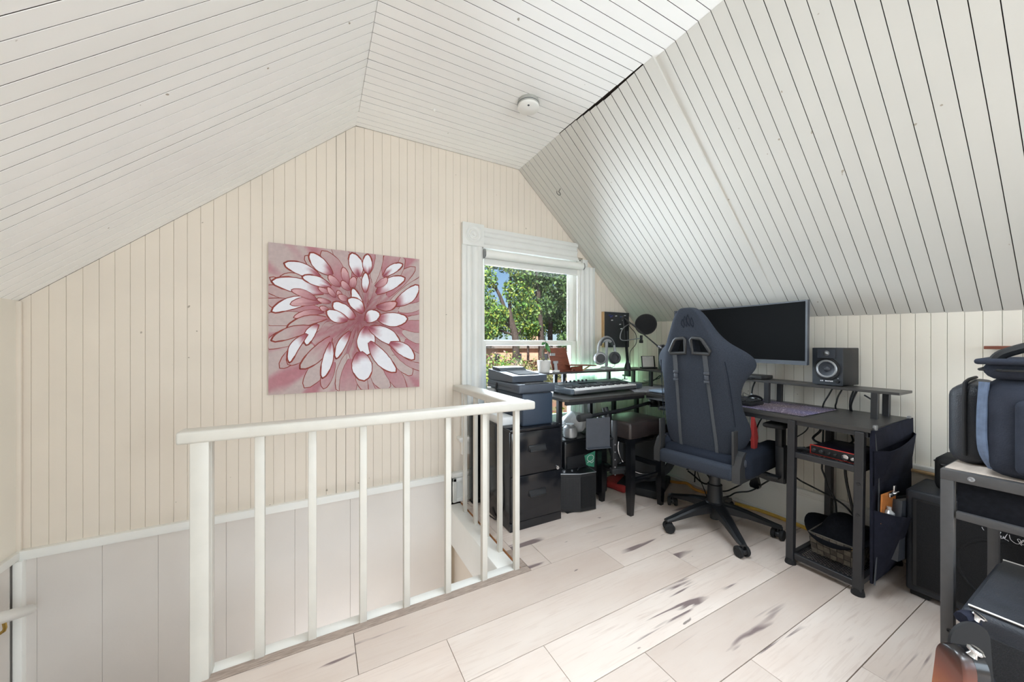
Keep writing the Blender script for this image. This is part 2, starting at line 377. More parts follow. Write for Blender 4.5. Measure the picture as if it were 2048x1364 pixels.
# right knee wall: narrow boards, base panel
wall_right = struct('wall_right', B().box(XR+.013, XR+.15, YB-.1, YF+.1, -2.5, 1.45), 'cream_back')
WR = .0524
for i in range(98):
    y1 = YF-i*WR; y0 = max(y1-WR, YB)
    if y1-y0 < .01: continue
    zb = .225 if y0 > .70 else .515
    board('board', (XR, y1, 0), (0, -1, 0), (-1, 0, 0), (0, 0, 1), y1-y0, zb, lambda s, y1=y1: kz(y1-s)+.004, 'knee', wall_right, c=.0018, g=.0005, edge='knee_back')
bb = B().box(XR-.012, XR+.02, .70, YF-.03, 0, .20, .003).box(XR-.026, XR+.01, .70, YF-.04, .198, .226, .005).box(XR-.018, XR+.01, .70, YF-.04, .183, .2, .004)
bb.box(XR-.03, XR+.02, .70, YF-.03, 0, .018, .006)
struct('baseboard_right', bb, 'white')
struct('wall_right.001', B().box(XR-.01, XR+.02, YB, .70, 0, .50, .002), 'cream')
struct('trim_5', B().box(XR-.026, XR+.01, YB, .705, .497, .519, .004), 'white')
struct('trim_6', B().box(XR-.034, XR+.01, YB, .705, .482, .497, .006), 'palewood')

# ceilings: boards run across the ridge, at the same stations on slopes and flat
flat = struct('ceiling', B().box(RL-.08, RR+.1, YB-.1, YF+.1, ZC+.013, ZC+.12), 'ceil_back')
sl = B().prism([(XL-.1, ZL-.086), (RL, ZC+.014), (RL-.08, ZC+.12), (XL-.2, ZL+.02)], lambda a, b, d: (a, d, b), YB-.1, YF+.1)
slope_l = struct('ceiling_slope_left', sl, 'ceil_back')
sl = B().prism([(XR+.115, kz(YF)-.06), (RR+.06, ZC+.0165), (RR+.14, ZC+.12), (XR+.22, kz(YF)+.05)], lambda a, b, d: (a, d, b), YB-.1, YF+.1)
slope_r = struct('ceiling_slope_right', sl, 'ceil_back')
WC = .0555
dl = Vector((RL-XL, 0, ZC-ZL)); ll = dl.length; dl.normalize(); nl = Vector((dl.z, 0, -dl.x))
for i in range(92):
    y1 = 2.461-i*WC; y0 = max(y1-WC, YB); y1 = min(y1, YF); w = y1-y0; ym = (y0+y1)/2
    if w < .01: continue
    jit = lambda k: (mnoise.noise(Vector((ym*7, k, 0))))*.0016
    board('board', (RL, y1, ZC+jit(1)), (0, -1, 0), (0, 0, -1), (1, 0, 0), w, (.004 if 1.45 < ym < 2.3 else -.006), rr(ym)-RL+(-.004 if 1.25 < ym < 1.9 else .006), 'ceil', flat)
    board('board', (XL, y1, ZL+jit(2)), (0, -1, 0), nl, dl, w, -.004, ll+.004, 'ceil', slope_l)
    a = Vector((rr(ym), 0, ZC)); b_ = Vector((XR, 0, kz(ym))); d = b_-a; L_ = d.length; d.normalize(); nr = Vector((d.z, 0, -d.x))
    gap = .013*max(0, 1-abs(ym-1.5)/.28) if ym > 1.2 else 0
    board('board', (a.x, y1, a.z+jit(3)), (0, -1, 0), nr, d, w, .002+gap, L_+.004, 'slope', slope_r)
# fillet where the near part of the slope steps back from the far part
ysp = 2.461-23*WC
sf = B()
for q in (rr(1.2), 1.425): pass
sf.add([(rr(1.2)-.001, ysp-.002, ZC), (1.44, ysp-.002, ZC), (XR, ysp-.002, kz(1.19)+.02), (XR, ysp-.002, kz(1.19)), (rr(1.2)-.001, ysp+.002, ZC), (1.44, ysp+.002, ZC), (XR, ysp+.002, kz(1.19)+.02), (XR, ysp+.002, kz(1.19))],
       [(0, 1, 2, 3), (7, 6, 5, 4), (0, 3, 7, 4), (0, 4, 5, 1)])
struct('trim_11', sf, 'slope', smooth=False)
# rear gable with two window openings
wb = B()
fb = lambda a, b, d: (a, d, b)
for poly in ([(XL-.1, -2.5), (-.65, -2.5), (-.65, roof(-.65)+.05), (XL-.1, ZL)], [(-.65, -2.5), (2.05, -2.5), (2.05, .5), (-.65, .5)],
             [(-.65, 1.95), (2.05, 1.95), (1.45, ZC+.05), (RL, ZC+.05), (-.65, 1.98)], [(.45, .5), (.95, .5), (.95, 1.95), (.45, 1.95)],
             [(2.05, -2.5), (XR+.1, -2.5), (XR+.1, kz(0)), (2.05, roof(2.05, 0)+.03)]):
    wb.prism(poly, fb, YB-.15, YB)
struct('wall_near', wb, 'cream', smooth=False)

# floor: planks over a slab with the stair opening cut out
SX0, SX1, SY0, SY1 = -.345, .80, 1.62, YF
fl = B()
fl.box(SX0, XR+.1, YB-.1, SY0, -.22, -.016).box(SX1, XR+.1, SY0-.001, YF+.1, -.22, -.016)
floor = struct('floor', fl, 'ceil_back', smooth=False)
PL, PW = 1.24, .2
def plank(x0, x1, y0, y1, m='floor'):
    if x1-x0 < .012 or y1-y0 < .012: return
    o = mk('plank', B().box(-(x1-x0)/2+.001, (x1-x0)/2-.001, -(y1-y0)/2+.0014, (y1-y0)/2-.0014, -.006, .006, .0005, 1), m, floor, ang=20)
    o.location = ((x0+x1)/2, (y0+y1)/2, -.006+random.uniform(-.0002, .0002))
ex, ey = .93, 1.513
for k in range(-6, 22):
    y1 = 1.513-.2*k; y0 = y1-.2
    if y1 < YB or y0 > YF-.02: continue
    y0 = max(y0, YB); y1 = min(y1, YF-.03)
    j = 1.358+.309*k
    while j > XL: j -= PL
    while j < XR:
        xa = max(j, SX0 if y1 < 1.52 else ex); xb = min(j+PL, XR-.012)
        plank(xa, xb, y0, y1); j += PL
# edge strips round the stairwell and the raw board edge they show
plank(SX0-.0, ex, ey, 1.558, 'strip'); plank(.893, ex, 1.558, 1.72, 'strip')
for q in range(5):
    plank(.893, ex, 1.72+q*.142, 1.72+q*.142+.142, 'floor')
struct('trim_7', B().box(.889, .8935, 1.56, YF-.04, -.016, -.001), 'hdf')
struct('trim_8', B().box(SX0-.002, SX0+.002, YB, 1.56, -.016, -.001), 'hdf')
# white curb round the opening with a deep fascia on the right
cb = B().box(SX0-.03, .889, 1.556, 1.614, -.24, -.004, .004).box(.79, .889, 1.6, YF-.03, -.24, -.006, .008)
cb.box(SX0-.03, SX0-.004, YB, 1.6, -.24, -.004, .004)
struct('trim_9', cb, 'white')
# stairwell side walls under the floor
sw = B().box(.86, .95, 1.5, YF+.02, -2.5, -.2).box(SX0, .95, 1.50, 1.6, -2.5, -.2).box(SX0-.0, SX0+.06, YB, 1.52, -2.5, -.2)
struct('wall_stairwell', sw, 'cream')
struct('trim_10', B().box(.82, .862, 1.98, 2.02, -2.4, -.24, .004), 'white')
st = B().box(XL-.1, .95, YB-.1, YF+.1, -2.6, -2.45)
struct('floor_lower', st, 'strip')
steps = thing('staircase', 'painted winder stair dropping away below the white balustrade', 'stairs', (0, 0, 0))
for i in range(5):
    z = -1.02-.2*i; x = -.35+.235*i
    mk('tread', B().box(x-.02, x+.235, 1.6, YF-.014, z-.03, z, .006), 'strip', steps)
    mk('riser', B().box(x+.205, x+.225, 1.6, YF-.014, z-.2, z-.03), 'white', steps)
mk('landing', B().box(XL, -.37, 1.56, YF-.014, -1.0, -.95, .006), 'strip', steps)
for i in range(4):
    z = -.76+.19*i; y = 1.56-.22*i
    mk('tread', B().box(XL, -.37, y-.22, y+.02, z-.03, z, .006), 'strip', steps)
    mk('riser', B().box(XL, -.37, y-.02, y, z-.19, z-.03), 'white', steps)

# ---------------------------------------------------------------- window in the gable
win = thing('window_1', '', '', (0, 0, 0)); del win['label'], win['category']; win['kind'] = 'structure'
def casing_profile(b, f, L0, L1, w):
    """fluted casing: flat edge bands and two rounded flutes; f(s, d, l)"""
    pr = [(0, 0), (0, .026), (.012, .03), (.03, .03), (.036, .02), (.05, .016), (.066, .02), (.072, .028), (.082, .022), (.1, .016), (.118, .02), (.126, .03), (w-.012, .03), (w, .024), (w, 0)]
    k = len(pr)
    b.add([f(s, d, L0) for s, d in pr]+[f(s, d, L1) for s, d in pr], [tuple(range(k)), tuple(range(k, 2*k))[::-1]]+[(i, i+1, k+i+1, k+i) for i in range(k-1)])
    return b
mk('casing', casing_profile(B(), lambda s, d, l: (.905+s, YF-d, l), .432, 1.845, .158), 'casing', win, ang=50)
mk('casing', casing_profile(B(), lambda s, d, l: (2.147-s, YF-d, l), .432, 1.80, .15), 'casing', win, ang=50)
mk('casing', casing_profile(B(), lambda s, d, l: (l, YF-d, 1.992-s), 1.07, 1.955, .15), 'casing', win, ang=50)
rb = B().box(.906, 1.074, YF-.036, YF, 1.845, 2.008, .003)
rb.lathe([(.066, 0), (.066, .004), (.058, .008), (.05, .003), (.04, .002), (.036, .008), (.028, .011), (.02, .004), (.012, .004), (.009, .012), (.0, .014)], (.99, YF-.035, 1.926), (0, -1, 0), 36)
mk('corner_block', rb, 'casing', win, ang=25)
rb = B().box(2.005, 2.06, YF-.034, YF, 1.80, 1.86, .003)
mk('corner_block', rb, 'casing', win)
mk('sill', B().box(.872, 2.16, YF-.062, YF+.02, .442, .464, .007).box(.885, 2.15, YF-.046, YF+.01, .424, .444, .005).box(.905, 2.147, YF-.026, YF+.01, .33, .424, .003), 'white', win)
jb = B().box(WX0-.004, WX0+.012, YF-.006, YF+.17, WZ0, WZ1).box(WX1-.012, WX1+.004, YF-.006, YF+.17, WZ0, WZ1).box(WX0, WX1, YF-.006, YF+.17, WZ1-.012, WZ1).box(WX0, WX1, YF-.006, YF+.17, WZ0, WZ0+.014)
jb.box(WX0+.01, WX0+.024, YF+.002, YF+.02, WZ0, WZ1, .003).box(WX1-.024, WX1-.01, YF+.002, YF+.02, WZ0, WZ1, .003)
mk('frame', jb, 'white', win)
def sash(z0, z1, y0, y1, x0, x1, r, rt, rb_):
    s_ = B().box(x0, x0+r, y0, y1, z0, z1, .004).box(x1-r, x1, y0, y1, z0, z1, .004).box(x0+r-.003, x1-r+.003, y0, y1, z1-rt, z1, .004).box(x0+r-.003, x1-r+.003, y0, y1, z0, z0+rb_, .004)
    s_.box(x0+r-.004, x0+r+.008, y0+.008, y1-.008, z0+.01, z1-.01, .002).box(x1-r-.008, x1-r+.004, y0+.008, y1-.008, z0+.01, z1-.01, .002)
    return s_
glassm = bpy.data.materials.new('window_glass'); glassm.use_nodes = True
_t = glassm.node_tree; _n = _t.nodes; _n.remove(_n['Principled BSDF'])
_tr = _n.new('ShaderNodeBsdfTransparent'); _gl = _n.new('ShaderNodeBsdfGlossy'); _gl.inputs['Roughness'].default_value = .02; _mx = _n.new('ShaderNodeMixShader')
_fr = _n.new('ShaderNodeFresnel'); _fr.inputs['IOR'].default_value = 1.35
_tr.inputs[0].default_value = (.97, .98, .98, 1)
_t.links.new(_fr.outputs[0], _mx.inputs[0]); _t.links.new(_tr.outputs[0], _mx.inputs[1]); _t.links.new(_gl.outputs[0], _mx.inputs[2]); _t.links.new(_mx.outputs[0], _n['Material Output'].inputs[0])
up_s = mk('sash', sash(1.115, WZ1-.012, YF+.075, YF+.105, 1.072, 1.988, .05, .06, .045), 'white', win)
lo_s = mk('sash', sash(WZ0+.014, 1.155, YF+.035, YF+.065, 1.072, 1.988, .045, .038, .07), 'white', win)
mk('pane', B().box(1.12, 1.94, YF+.088, YF+.092, 1.155, WZ1-.07), glassm, up_s)
mk('pane', B().box(1.115, 1.945, YF+.048, YF+.052, .53, 1.12), glassm, lo_s)
bl = thing('roller_blind', 'white roller blind rolled up at the top of the window', 'blind', (1.548, YF-.005, 1.80))
mk('roller', B().cyl((-.462, -.012, 0), (.462, -.012, 0), .031, n=28), 'white', bl)
mk('shade', B().box(-.455, .44, .014, .016, -.066, .01), 'casing', bl)
mk('hem_bar', B().box(-.455, .44, .006, .018, -.078, -.064, .003), 'white', bl)
mk('pull_tab', B().box(-.03, .03, .0, .006, -.085, -.066, .002), 'paper', bl)
for s_ in (-1, 1): mk('bracket', B().lathe([(.036, 0), (.036, .004), (.0, .005)], (s_*.464, -.012, 0), (s_, 0, 0), 24), 'chrome', bl)

# ---------------------------------------------------------------- balustrade
rl = thing('stair_railing', 'white painted wooden balustrade with square balusters around the stairwell', 'railing', (0, 0, 0))
mk('newel_post', B().box(-.376, -.324, 1.535, 1.592, -.24, .80, .006).box(-.335, -.322, 1.556, 1.60, -.1, .80, .004), 'railw', rl)
def rail_prism(x0, x1, y0, y1, z0, z1): return B().box(x0, x1, y0, y1, z0, z1, .009, 3)
hr = rail_prism(-.41, .965, 1.53, 1.605, .794, .835)
mk('handrail', hr, 'railw', rl, ang=40)
hr = rail_prism(.842, .955, 1.56, YF-.002, .794, .834); mk('handrail', hr, 'railw', rl, ang=40)
rnd = random.Random(3)
for x, w in ((-.187, .030), (-.022, .028), (.158, .027), (.331, .026), (.515, .026), (.695, .026)):
    t_ = rnd.uniform(-.004, .004)
    mk('baluster', B().box(x-w/2, x+w/2, 1.552, 1.58, -.02, .80, .003), 'railw', rl)
mk('baluster', B().box(.857, .884, 1.55, 1.578, -.02, .80, .003), 'railw', rl)
for y in (1.745, 1.918, 2.09, 2.272):
    mk('baluster', B().box(.857, .881, y-.013, y+.013, -.02, .80, .003), 'railw', rl)
wh = thing('wall_handrail', 'short white round-ended handrail bracketed to the left stairwell wall', 'handrail', (XL+.08, 2.365, -.035))
mk('rail', B().tube([(0, .0, .0), (0, -.02, .012), (0, -.3, .137), (0, -1.5, .68)], [.008, .021, .024, .024], 14), 'white', wh, ang=60)
for yy, zz in ((-.16, .055), (-.9, .385)):
    mk('bracket', B().tube([(0, yy, zz), (0, yy, zz-.035), (-.04, yy, zz-.05), (-.078, yy, zz-.05)], .006, 8, 3).lathe([(.018, 0), (.018, .004), (.006, .008)], (-.08, yy, zz-.05), (1, 0, 0), 14), 'gold', wh)

# ---------------------------------------------------------------- ceiling bits
sd = thing('smoke_detector', 'round white smoke detector on the flat ceiling', 'smoke detector', (1.045, 1.735, ZC))
mk('base', B().lathe([(.058, 0), (.058, -.012), (.062, -.014), (.062, -.03), (.06, -.033)], n=40), mat('shaded_plastic', S(176, 176, 170), .5, nz=(20, .1)), sd)  # grey of the side stands in for shading under the rim
mk('cover', B().lathe([(.061, -.032), (.0615, -.036), (.061, -.044), (.052, -.05), (.0, -.052)], n=40), 'white', sd)
mk('vent_ring', B().lathe([(.0605, -.021), (.0628, -.0215), (.0628, -.024), (.0605, -.0245)], n=40, cap=False), 'bezel', sd)
mk('test_button', B().lathe([(.006, 0), (.006, -.002), (0, -.0022)], (-.02, -.035, -.0505), n=14), 'bezel', sd)
hk = thing('ceiling_hook', 'small dark cup hook screwed into the right slope', 'hook', (1.605, 2.195, 2.306))
mk('shank', B().tube([(.008, 0, .012), (-.01, 0, -.02), (-.018, -.005, -.032), (-.006, -.01, -.05), (-.022, -.014, -.064), (-.042, -.016, -.056), (-.046, -.016, -.04)], .0022, 8, 4), 'blackfr', hk)
an = thing('wall_anchor', 'tiny white plastic anchor left in the flat ceiling', 'anchor', (.594, 2.058, ZC))
mk('plug', B().lathe([(.004, 0), (.007, -.004), (.005, -.014), (.0, -.018)], n=12), 'white', an)
# ---------------------------------------------------------------- flower painting
PX0, PX1, PZ0, PZ1 = -.251, .597, .838, 1.70
pt = thing('canvas_painting', 'unframed square canvas of a pink and white dahlia on the cream wall', 'painting', (PX0, YF-.03, PZ0))
PWd, PHt = PX1-PX0, PZ1-PZ0
mk('canvas', B().box(0, PWd, 0, .03, 0, PHt, .002), mat('canvas_edge', S(200, 186, 182), .7, nz=(20, .1)), pt)
def lerp(a, b, t): return tuple(a[i]+(b[i]-a[i])*t for i in range(3))
cW, cG, cP, cR, cD = S(226, 226, 233)[:3], S(186, 168, 166)[:3], S(172, 106, 118)[:3], S(134, 44, 64)[:3], S(142, 50, 32)[:3]
prn = random.Random(11)
class Flat:
    def __init__(s): s.b = B(); s.c = []
    def v(s, u, w, y, col): s.b.v.append((u*PWd, y, w*PHt)); s.c.append((*col, 1)); return len(s.b.v)-1
gr = Flat(); N_ = 60
cu, cv = .561, .516
for j in range(N_+1):
    for i in range(N_+1):
        u, w = i/N_, j/N_; du, dw = u-cu, w-cv; r_ = math.hypot(du, dw); a = math.atan2(dw, du)
        n1 = mnoise.noise(Vector((math.cos(a)*9, math.sin(a)*9, r_*2.2)))*.5+.5
        n2 = mnoise.noise(Vector((u*9, w*9, 3)))*.5+.5
        c = lerp(cG, cP, min(1, max(0, (n1-.46)*4)))
        c = lerp(c, cR, max(0, 1-r_*2.9)*.95+max(0, (.62-n1-n2*.3))*.15)
        gr.v(u, w, -.0004, lerp(c, cG, n2*.25))
for j in range(N_):
    for i in range(N_):
        k = j*(N_+1)+i; gr.b.f.append((k, k+1, k+N_+2, k+N_+1))
mk('painted_ground', gr.b, 'paint', pt, cols=gr.c)
PET = [(0.304,0.797,0.087,0.871,0.079,-0.006,0),(0.379,0.820,0.239,0.959,0.083,0.008,0),(0.327,0.691,0.016,0.747,0.094,-0.009,0),(0.372,0.736,0.192,0.791,0.063,-0.005,0),(0.275,0.637,0.016,0.545,0.075,-0.020,0),(0.312,0.623,0.122,0.599,0.055,-0.014,1),(0.282,0.638,0.129,0.696,0.047,-0.008,1),(0.327,0.557,0.142,0.511,0.043,-0.011,1),(0.342,0.516,0.101,0.437,0.063,-0.016,2),(0.268,0.446,0.015,0.355,0.071,-0.014,2),(0.290,0.472,0.217,0.325,0.059,-0.014,0),(0.224,0.404,0.118,0.207,0.055,-0.024,0),(0.373,0.382,0.181,0.165,0.087,0.011,2),(0.373,0.348,0.316,0.095,0.063,0.006,0),(0.497,0.427,0.403,0.229,0.055,-0.011,0),(0.610,0.465,0.599,0.245,0.118,0.000,0),(0.562,0.280,0.591,0.064,0.130,0.000,0),(0.627,0.351,0.821,0.120,0.094,-0.014,0),(0.627,0.457,0.851,0.322,0.102,0.014,0),(0.772,0.344,0.961,0.215,0.087,0.016,0),(0.677,0.530,0.909,0.530,0.098,-0.011,0),(0.805,0.626,0.994,0.795,0.091,-0.014,0),(0.676,0.610,0.827,0.650,0.063,-0.014,1),(0.676,0.707,0.888,0.846,0.083,0.013,0),(0.726,0.840,0.870,0.949,0.059,0.009,0),(0.667,0.759,0.756,0.834,0.047,-0.008,1),(0.556,0.820,0.507,0.991,0.087,-0.005,0),(0.613,0.843,0.615,0.995,0.063,0.000,0),(0.512,0.730,0.524,0.821,0.047,0.005,1),(0.480,0.753,0.449,0.882,0.047,0.000,1),(0.433,0.741,0.355,0.817,0.047,0.005,1),(0.496,0.720,0.439,0.784,0.043,0.005,1),(0.372,0.694,0.290,0.725,0.031,0.005,1),(0.403,0.662,0.349,0.734,0.033,0.003,1),(0.441,0.673,0.412,0.712,0.031,0.003,1),(0.372,0.626,0.282,0.646,0.033,0.003,1),(0.488,0.651,0.416,0.680,0.041,0.005,1),(0.357,0.575,0.299,0.589,0.033,0.003,1),(0.597,0.710,0.602,0.859,0.049,0.000,0),(0.589,0.587,0.510,0.738,0.055,0.008,0),(0.529,0.523,0.384,0.627,0.087,0.008,0),(0.585,0.561,0.480,0.659,0.075,-0.013,0),(0.481,0.504,0.342,0.566,0.075,0.009,0),(0.602,0.500,0.700,0.566,0.083,0.011,0)]
# faint long outer petals between the white ones
bgp = []
for q in range(40):
    a = 2*math.pi*q/40+prn.uniform(-.08, .08); r0, r1 = prn.uniform(.26, .36), prn.uniform(.52, .66)
    bgp.append((cu+math.cos(a)*r0, cv+math.sin(a)*r0, cu+math.cos(a+.06)*r1, cv+math.sin(a+.06)*r1, prn.uniform(.07, .11), prn.uniform(-.02, .02), 3))
PET = bgp+PET
clampu = lambda t: min(.9985, max(.0015, t))
pf = Flat(); ol = Flat()
for q, (bx, by, tx, ty, w, bend, kind) in enumerate(PET):
    y = -.0006-.00003*q; n = 14
    dx, dy = tx-bx, ty-by; L_ = math.hypot(dx, dy); ax, ay = dx/L_, dy/L_; nx, ny = -ay, ax
    # reach a little further in towards the heart of the flower
    ring_l, ring_r = [], []
    rows = []
    for i in range(n+1):
        t = i/n
        wid = w*.54*(max(0, math.sin(math.pi*min(1, t*.95+.03)**1.06))**.6 if t < 1 else 0)
        if t == 0: wid = w*.12
        off = bend*4*t*(1-t)
        px, py = bx+ax*L_*t+nx*off, by+ay*L_*t+ny*off
        wob = prn.uniform(-.05, .05)*w
        ring_l.append((px+nx*(wid+wob*.3), py+ny*(wid+wob*.3))); ring_r.append((px-nx*(wid-wob*.3), py-ny*(wid-wob*.3))); 
        row = []
        for s_ in (-1, -.5, 0, .5, 1):
            st_ = mnoise.noise(Vector((q*3.1+s_*2.2, t*1.5, q)))*.22
            tt = t+st_
            if kind == 0: c = lerp(cR, cP, min(1, max(0, tt/.16))) if tt < .16 else lerp(cP, cW, min(1, (tt-.16)/.22))
            elif kind == 1: c = lerp(cR, S(208, 164, 168)[:3], min(1, max(0, tt*1.25)))
            elif kind == 2: c = lerp(cP, cG, min(1, max(0, tt*1.4)))
            else: c = lerp(cP if q % 2 else cG, lerp(cG, cP, .3*(q % 3 == 0)), min(1, max(0, tt*.9)))
            row.append(pf.v(clampu(px+nx*wid*s_), clampu(py+ny*wid*s_), y, c))
        rows.append(row)
    for i in range(n):
        for k in range(4): pf.b.f.append((rows[i][k], rows[i][k+1], rows[i+1][k+1], rows[i+1][k]))
    loop = ring_l+ring_r[::-1]
    lw = .0042 if kind in (0, 1, 2) else .0022
    if w < .06 and kind == 1: lw = .0022
    pr_ = None
    for i, (px, py) in enumerate(loop):
        a_ = loop[max(i-1, 0)]; b_ = loop[min(i+1, len(loop)-1)]
        tx_, ty_ = b_[0]-a_[0], b_[1]-a_[1]; ll_ = math.hypot(tx_, ty_) or 1
        ww = lw*(1.2 if .35 < i/len(loop) < .65 else .7)
        c = lerp(cD, S(110, 40, 40)[:3], prn.random()*.5)
        i0 = ol.v(clampu(px-ty_/ll_*ww), clampu(py+tx_/ll_*ww), y-.00002, c); i1 = ol.v(clampu(px+ty_/ll_*ww), clampu(py-tx_/ll_*ww), y-.00002, c)
        if pr_: ol.b.f.append((pr_[0], pr_[1], i1, i0))
        pr_ = (i0, i1)
# thin veins running out of the heart
for q in range(70):
    a = prn.uniform(0, 2*math.pi); r0 = prn.uniform(.015, .2); r1 = r0+prn.uniform(.06, .22); pr_ = None; k1 = prn.uniform(-.35, .35)
    for i in range(8):
        t = i/7; r_ = r0+(r1-r0)*t; aa = a+k1*t*t; px, py = cu+math.cos(aa)*r_, cv+math.sin(aa)*r_
        ww = .0011*(1-t*.6); c = lerp(cR, cD, prn.random())
        i0 = ol.v(clampu(px-math.sin(aa)*ww), clampu(py+math.cos(aa)*ww), -.0021, c); i1 = ol.v(clampu(px+math.sin(aa)*ww), clampu(py-math.cos(aa)*ww), -.0021, c)
        if pr_: ol.b.f.append((pr_[0], pr_[1], i1, i0))
        pr_ = (i0, i1)
def solid_cols(F):
    return F.c
mk('painted_petals', pf.b, 'paint', pt, cols=pf.c, smooth=False)
mk('painted_outlines', ol.b, 'paint', pt, cols=ol.c, smooth=False)

# ---------------------------------------------------------------- pinboard
pb = thing('pinboard', 'charcoal pinboard with pale wood edge on the wall right of the window', 'pinboard', (2.247, YF, 1.101))
mk('board', B().box(.006, .31, -.022, 0, .0, .317, .002), 'cork', pb)
mk('frame', B().box(0, .008, -.03, 0, -.002, .319, .001), 'palewood', pb)
mk('frame', B().box(.008, .312, -.03, 0, .313, .319).box(.305, .312, -.03, 0, 0, .313).box(.008, .305, -.03, 0, -.002, .005), 'cork', pb)
for i, (x, z) in enumerate(((.07, .29), (.085, .275), (.10, .285), (.15, .285), (.21, .28), (.26, .292), (.10, .245), (.235, .25), (.20, .21), (.25, .24), (.215, .17))):
    mk('pin', B().lathe([(.005, 0), (.005, .004), (.0025, .006), (.0025, .012), (.005, .014), (.004, .016)], (x, -.022, z), (0, -1, 0), 10), 'pinb' if i in (0, 1, 2, 4) else 'pinw', pb)

# ---------------------------------------------------------------- L-shaped desk
TL = .0125                                     # the old floor rises towards the gable, and the desk with it
dz = lambda y, z0: z0+TL*(y-.635)
DT, ST = .752, .893
dk = thing('corner_desk', 'charcoal L-shaped desk on black steel legs with raised shelf and mesh racks', 'desk', (2.127, .635, 0), rot=(math.atan(TL), 0, 0))
# local: x right to the knee wall, y towards the gable
DX, DY = .505, 1.78
FY = 1.225; FX = -.735                          # far wing: front edge and left end (local)
mk('desktop', B().prism([(0, 0), (DX, 0), (DX, DY), (.0, DY), (0, FY)], lambda a, b, d: (a, b, d), DT-.018, DT), 'desk', dk)
fw_ = B().prism([(FX+.03, FY), (0, FY), (0, DY), (FX, DY), (FX, FY+.03)], lambda a, b, d: (a, b, d), DT-.018, DT)
mk('desktop', fw_, 'desk', dk)
mk('desk_rail', B().box(.006, .03, .01, FY, DT-.042, DT-.019).box(FX+.02, 0, FY+.012, FY+.036, DT-.042, DT-.019).box(DX-.03, DX-.006, .01, DY-.02, DT-.042, DT-.019).box(.01, DX-.01, .012, .034, DT-.042, DT-.019), 'blackfr', dk)
def leg(x, y, z1=DT-.02, z0=0, w=.032):
    o = mk('leg', B().box(x-w/2, x+w/2, y-w/2, y+w/2, z0+.02, z1, .002, 1), 'blackfr', dk)
    mk('foot', B().lathe([(.02, z0-.002), (.024, z0), (.024, z0+.008), (.019, z0+.03)], (x, y, 0), n=16), 'rubber', o)
    return o
ly = lambda y: -TL*y                            # floor under the tilted desk
for x, y in ((-.018+.02, .034), (.004, .295), (DX-.03, .034), (DX-.035, .31), (.15, 1.70), (DX-.03, 1.74), (FX+.083, FY+.18), (FX+.083, DY-.06), (-.1, DY-.06)):
    leg(x, y, z0=ly(y))
# shelf along the right wing and the gable wing
mk('shelf', B().box(.297, .473, -.012, DY-.02, ST-.013, ST, .0015, 1), 'desk', dk)
mk('shelf', B().prism([(FX-.02, 1.60), (FX+.03, 1.57), (.297, 1.57), (.297, DY-.02), (FX-.02, DY-.02)], lambda a, b, d: (a, b, d), ST-.013, ST), 'desk', dk)
for x, y in ((.305, .075), (.455, .075), (.305, .56), (.455, .56), (.32, 1.45), (.31, 1.63), (.02, 1.63), (-.45, 1.63), (-.45, 1.74)):
    mk('shelf_post', B().box(x-.013, x+.013, y-.013, y+.013, DT-.002, ST-.012, .0015, 1), 'blackfr', dk)
mk('shelf_brace', B().tube([(.32, .12, ST-.03), (.32, .09, ST-.05)], .004, 6).box(.3, .46, .07, .08, ST-.02, ST-.012), 'blackfr', dk)
def rack(z):
    f = B().box(.0, .022, .03, .30, z-.028, z, .002, 1).box(DX-.04, DX-.02, .03, .30, z-.028, z, .002, 1).box(.02, DX-.04, .03, .05, z-.028, z, .002, 1).box(.02, DX-.04, .28, .30, z-.028, z, .002, 1)
    o = mk('rack_frame', f, 'blackfr', dk)
    g = B(); st_ = .017
    x0, x1, y0, y1 = .02, DX-.038, .048, .282
    for s_ in (1, -1):
        c = -.6
        while c < 1.2:
            # line x - x0 = s*(y - y0) + c clipped to the frame
            pts = []
            for y in (y0, y1):
                x = x0+s_*(y-y0)+c; pts.append((x, y))
            (xa, ya), (xb, yb) = pts
            if max(xa, xb) > x0 and min(xa, xb) < x1:
                def cl(xa, ya, xb, yb, X): return (X, ya+(yb-ya)*(X-xa)/(xb-xa))
                if xa < x0: xa, ya = cl(xa, ya, xb, yb, x0)
                if xb < x0: xb, yb = cl(xa, ya, xb, yb, x0)
                if xa > x1: xa, ya = cl(xa, ya, xb, yb, x1)
                if xb > x1: xb, yb = cl(xa, ya, xb, yb, x1)
                g.bar((xa, ya, z-.008), (xb, yb, z-.008), .003, .0016)
            c += st_
    mk('mesh', g, 'blackfr', o, kind='stuff', smooth=False)
rack(.572); rack(.055)
for z in (.50, .36): mk('bolt', B().lathe([(.007, 0), (.007, .003), (.003, .004)], (-.014, .034, z), (-1, 0, 0), 12), 'black', dk)

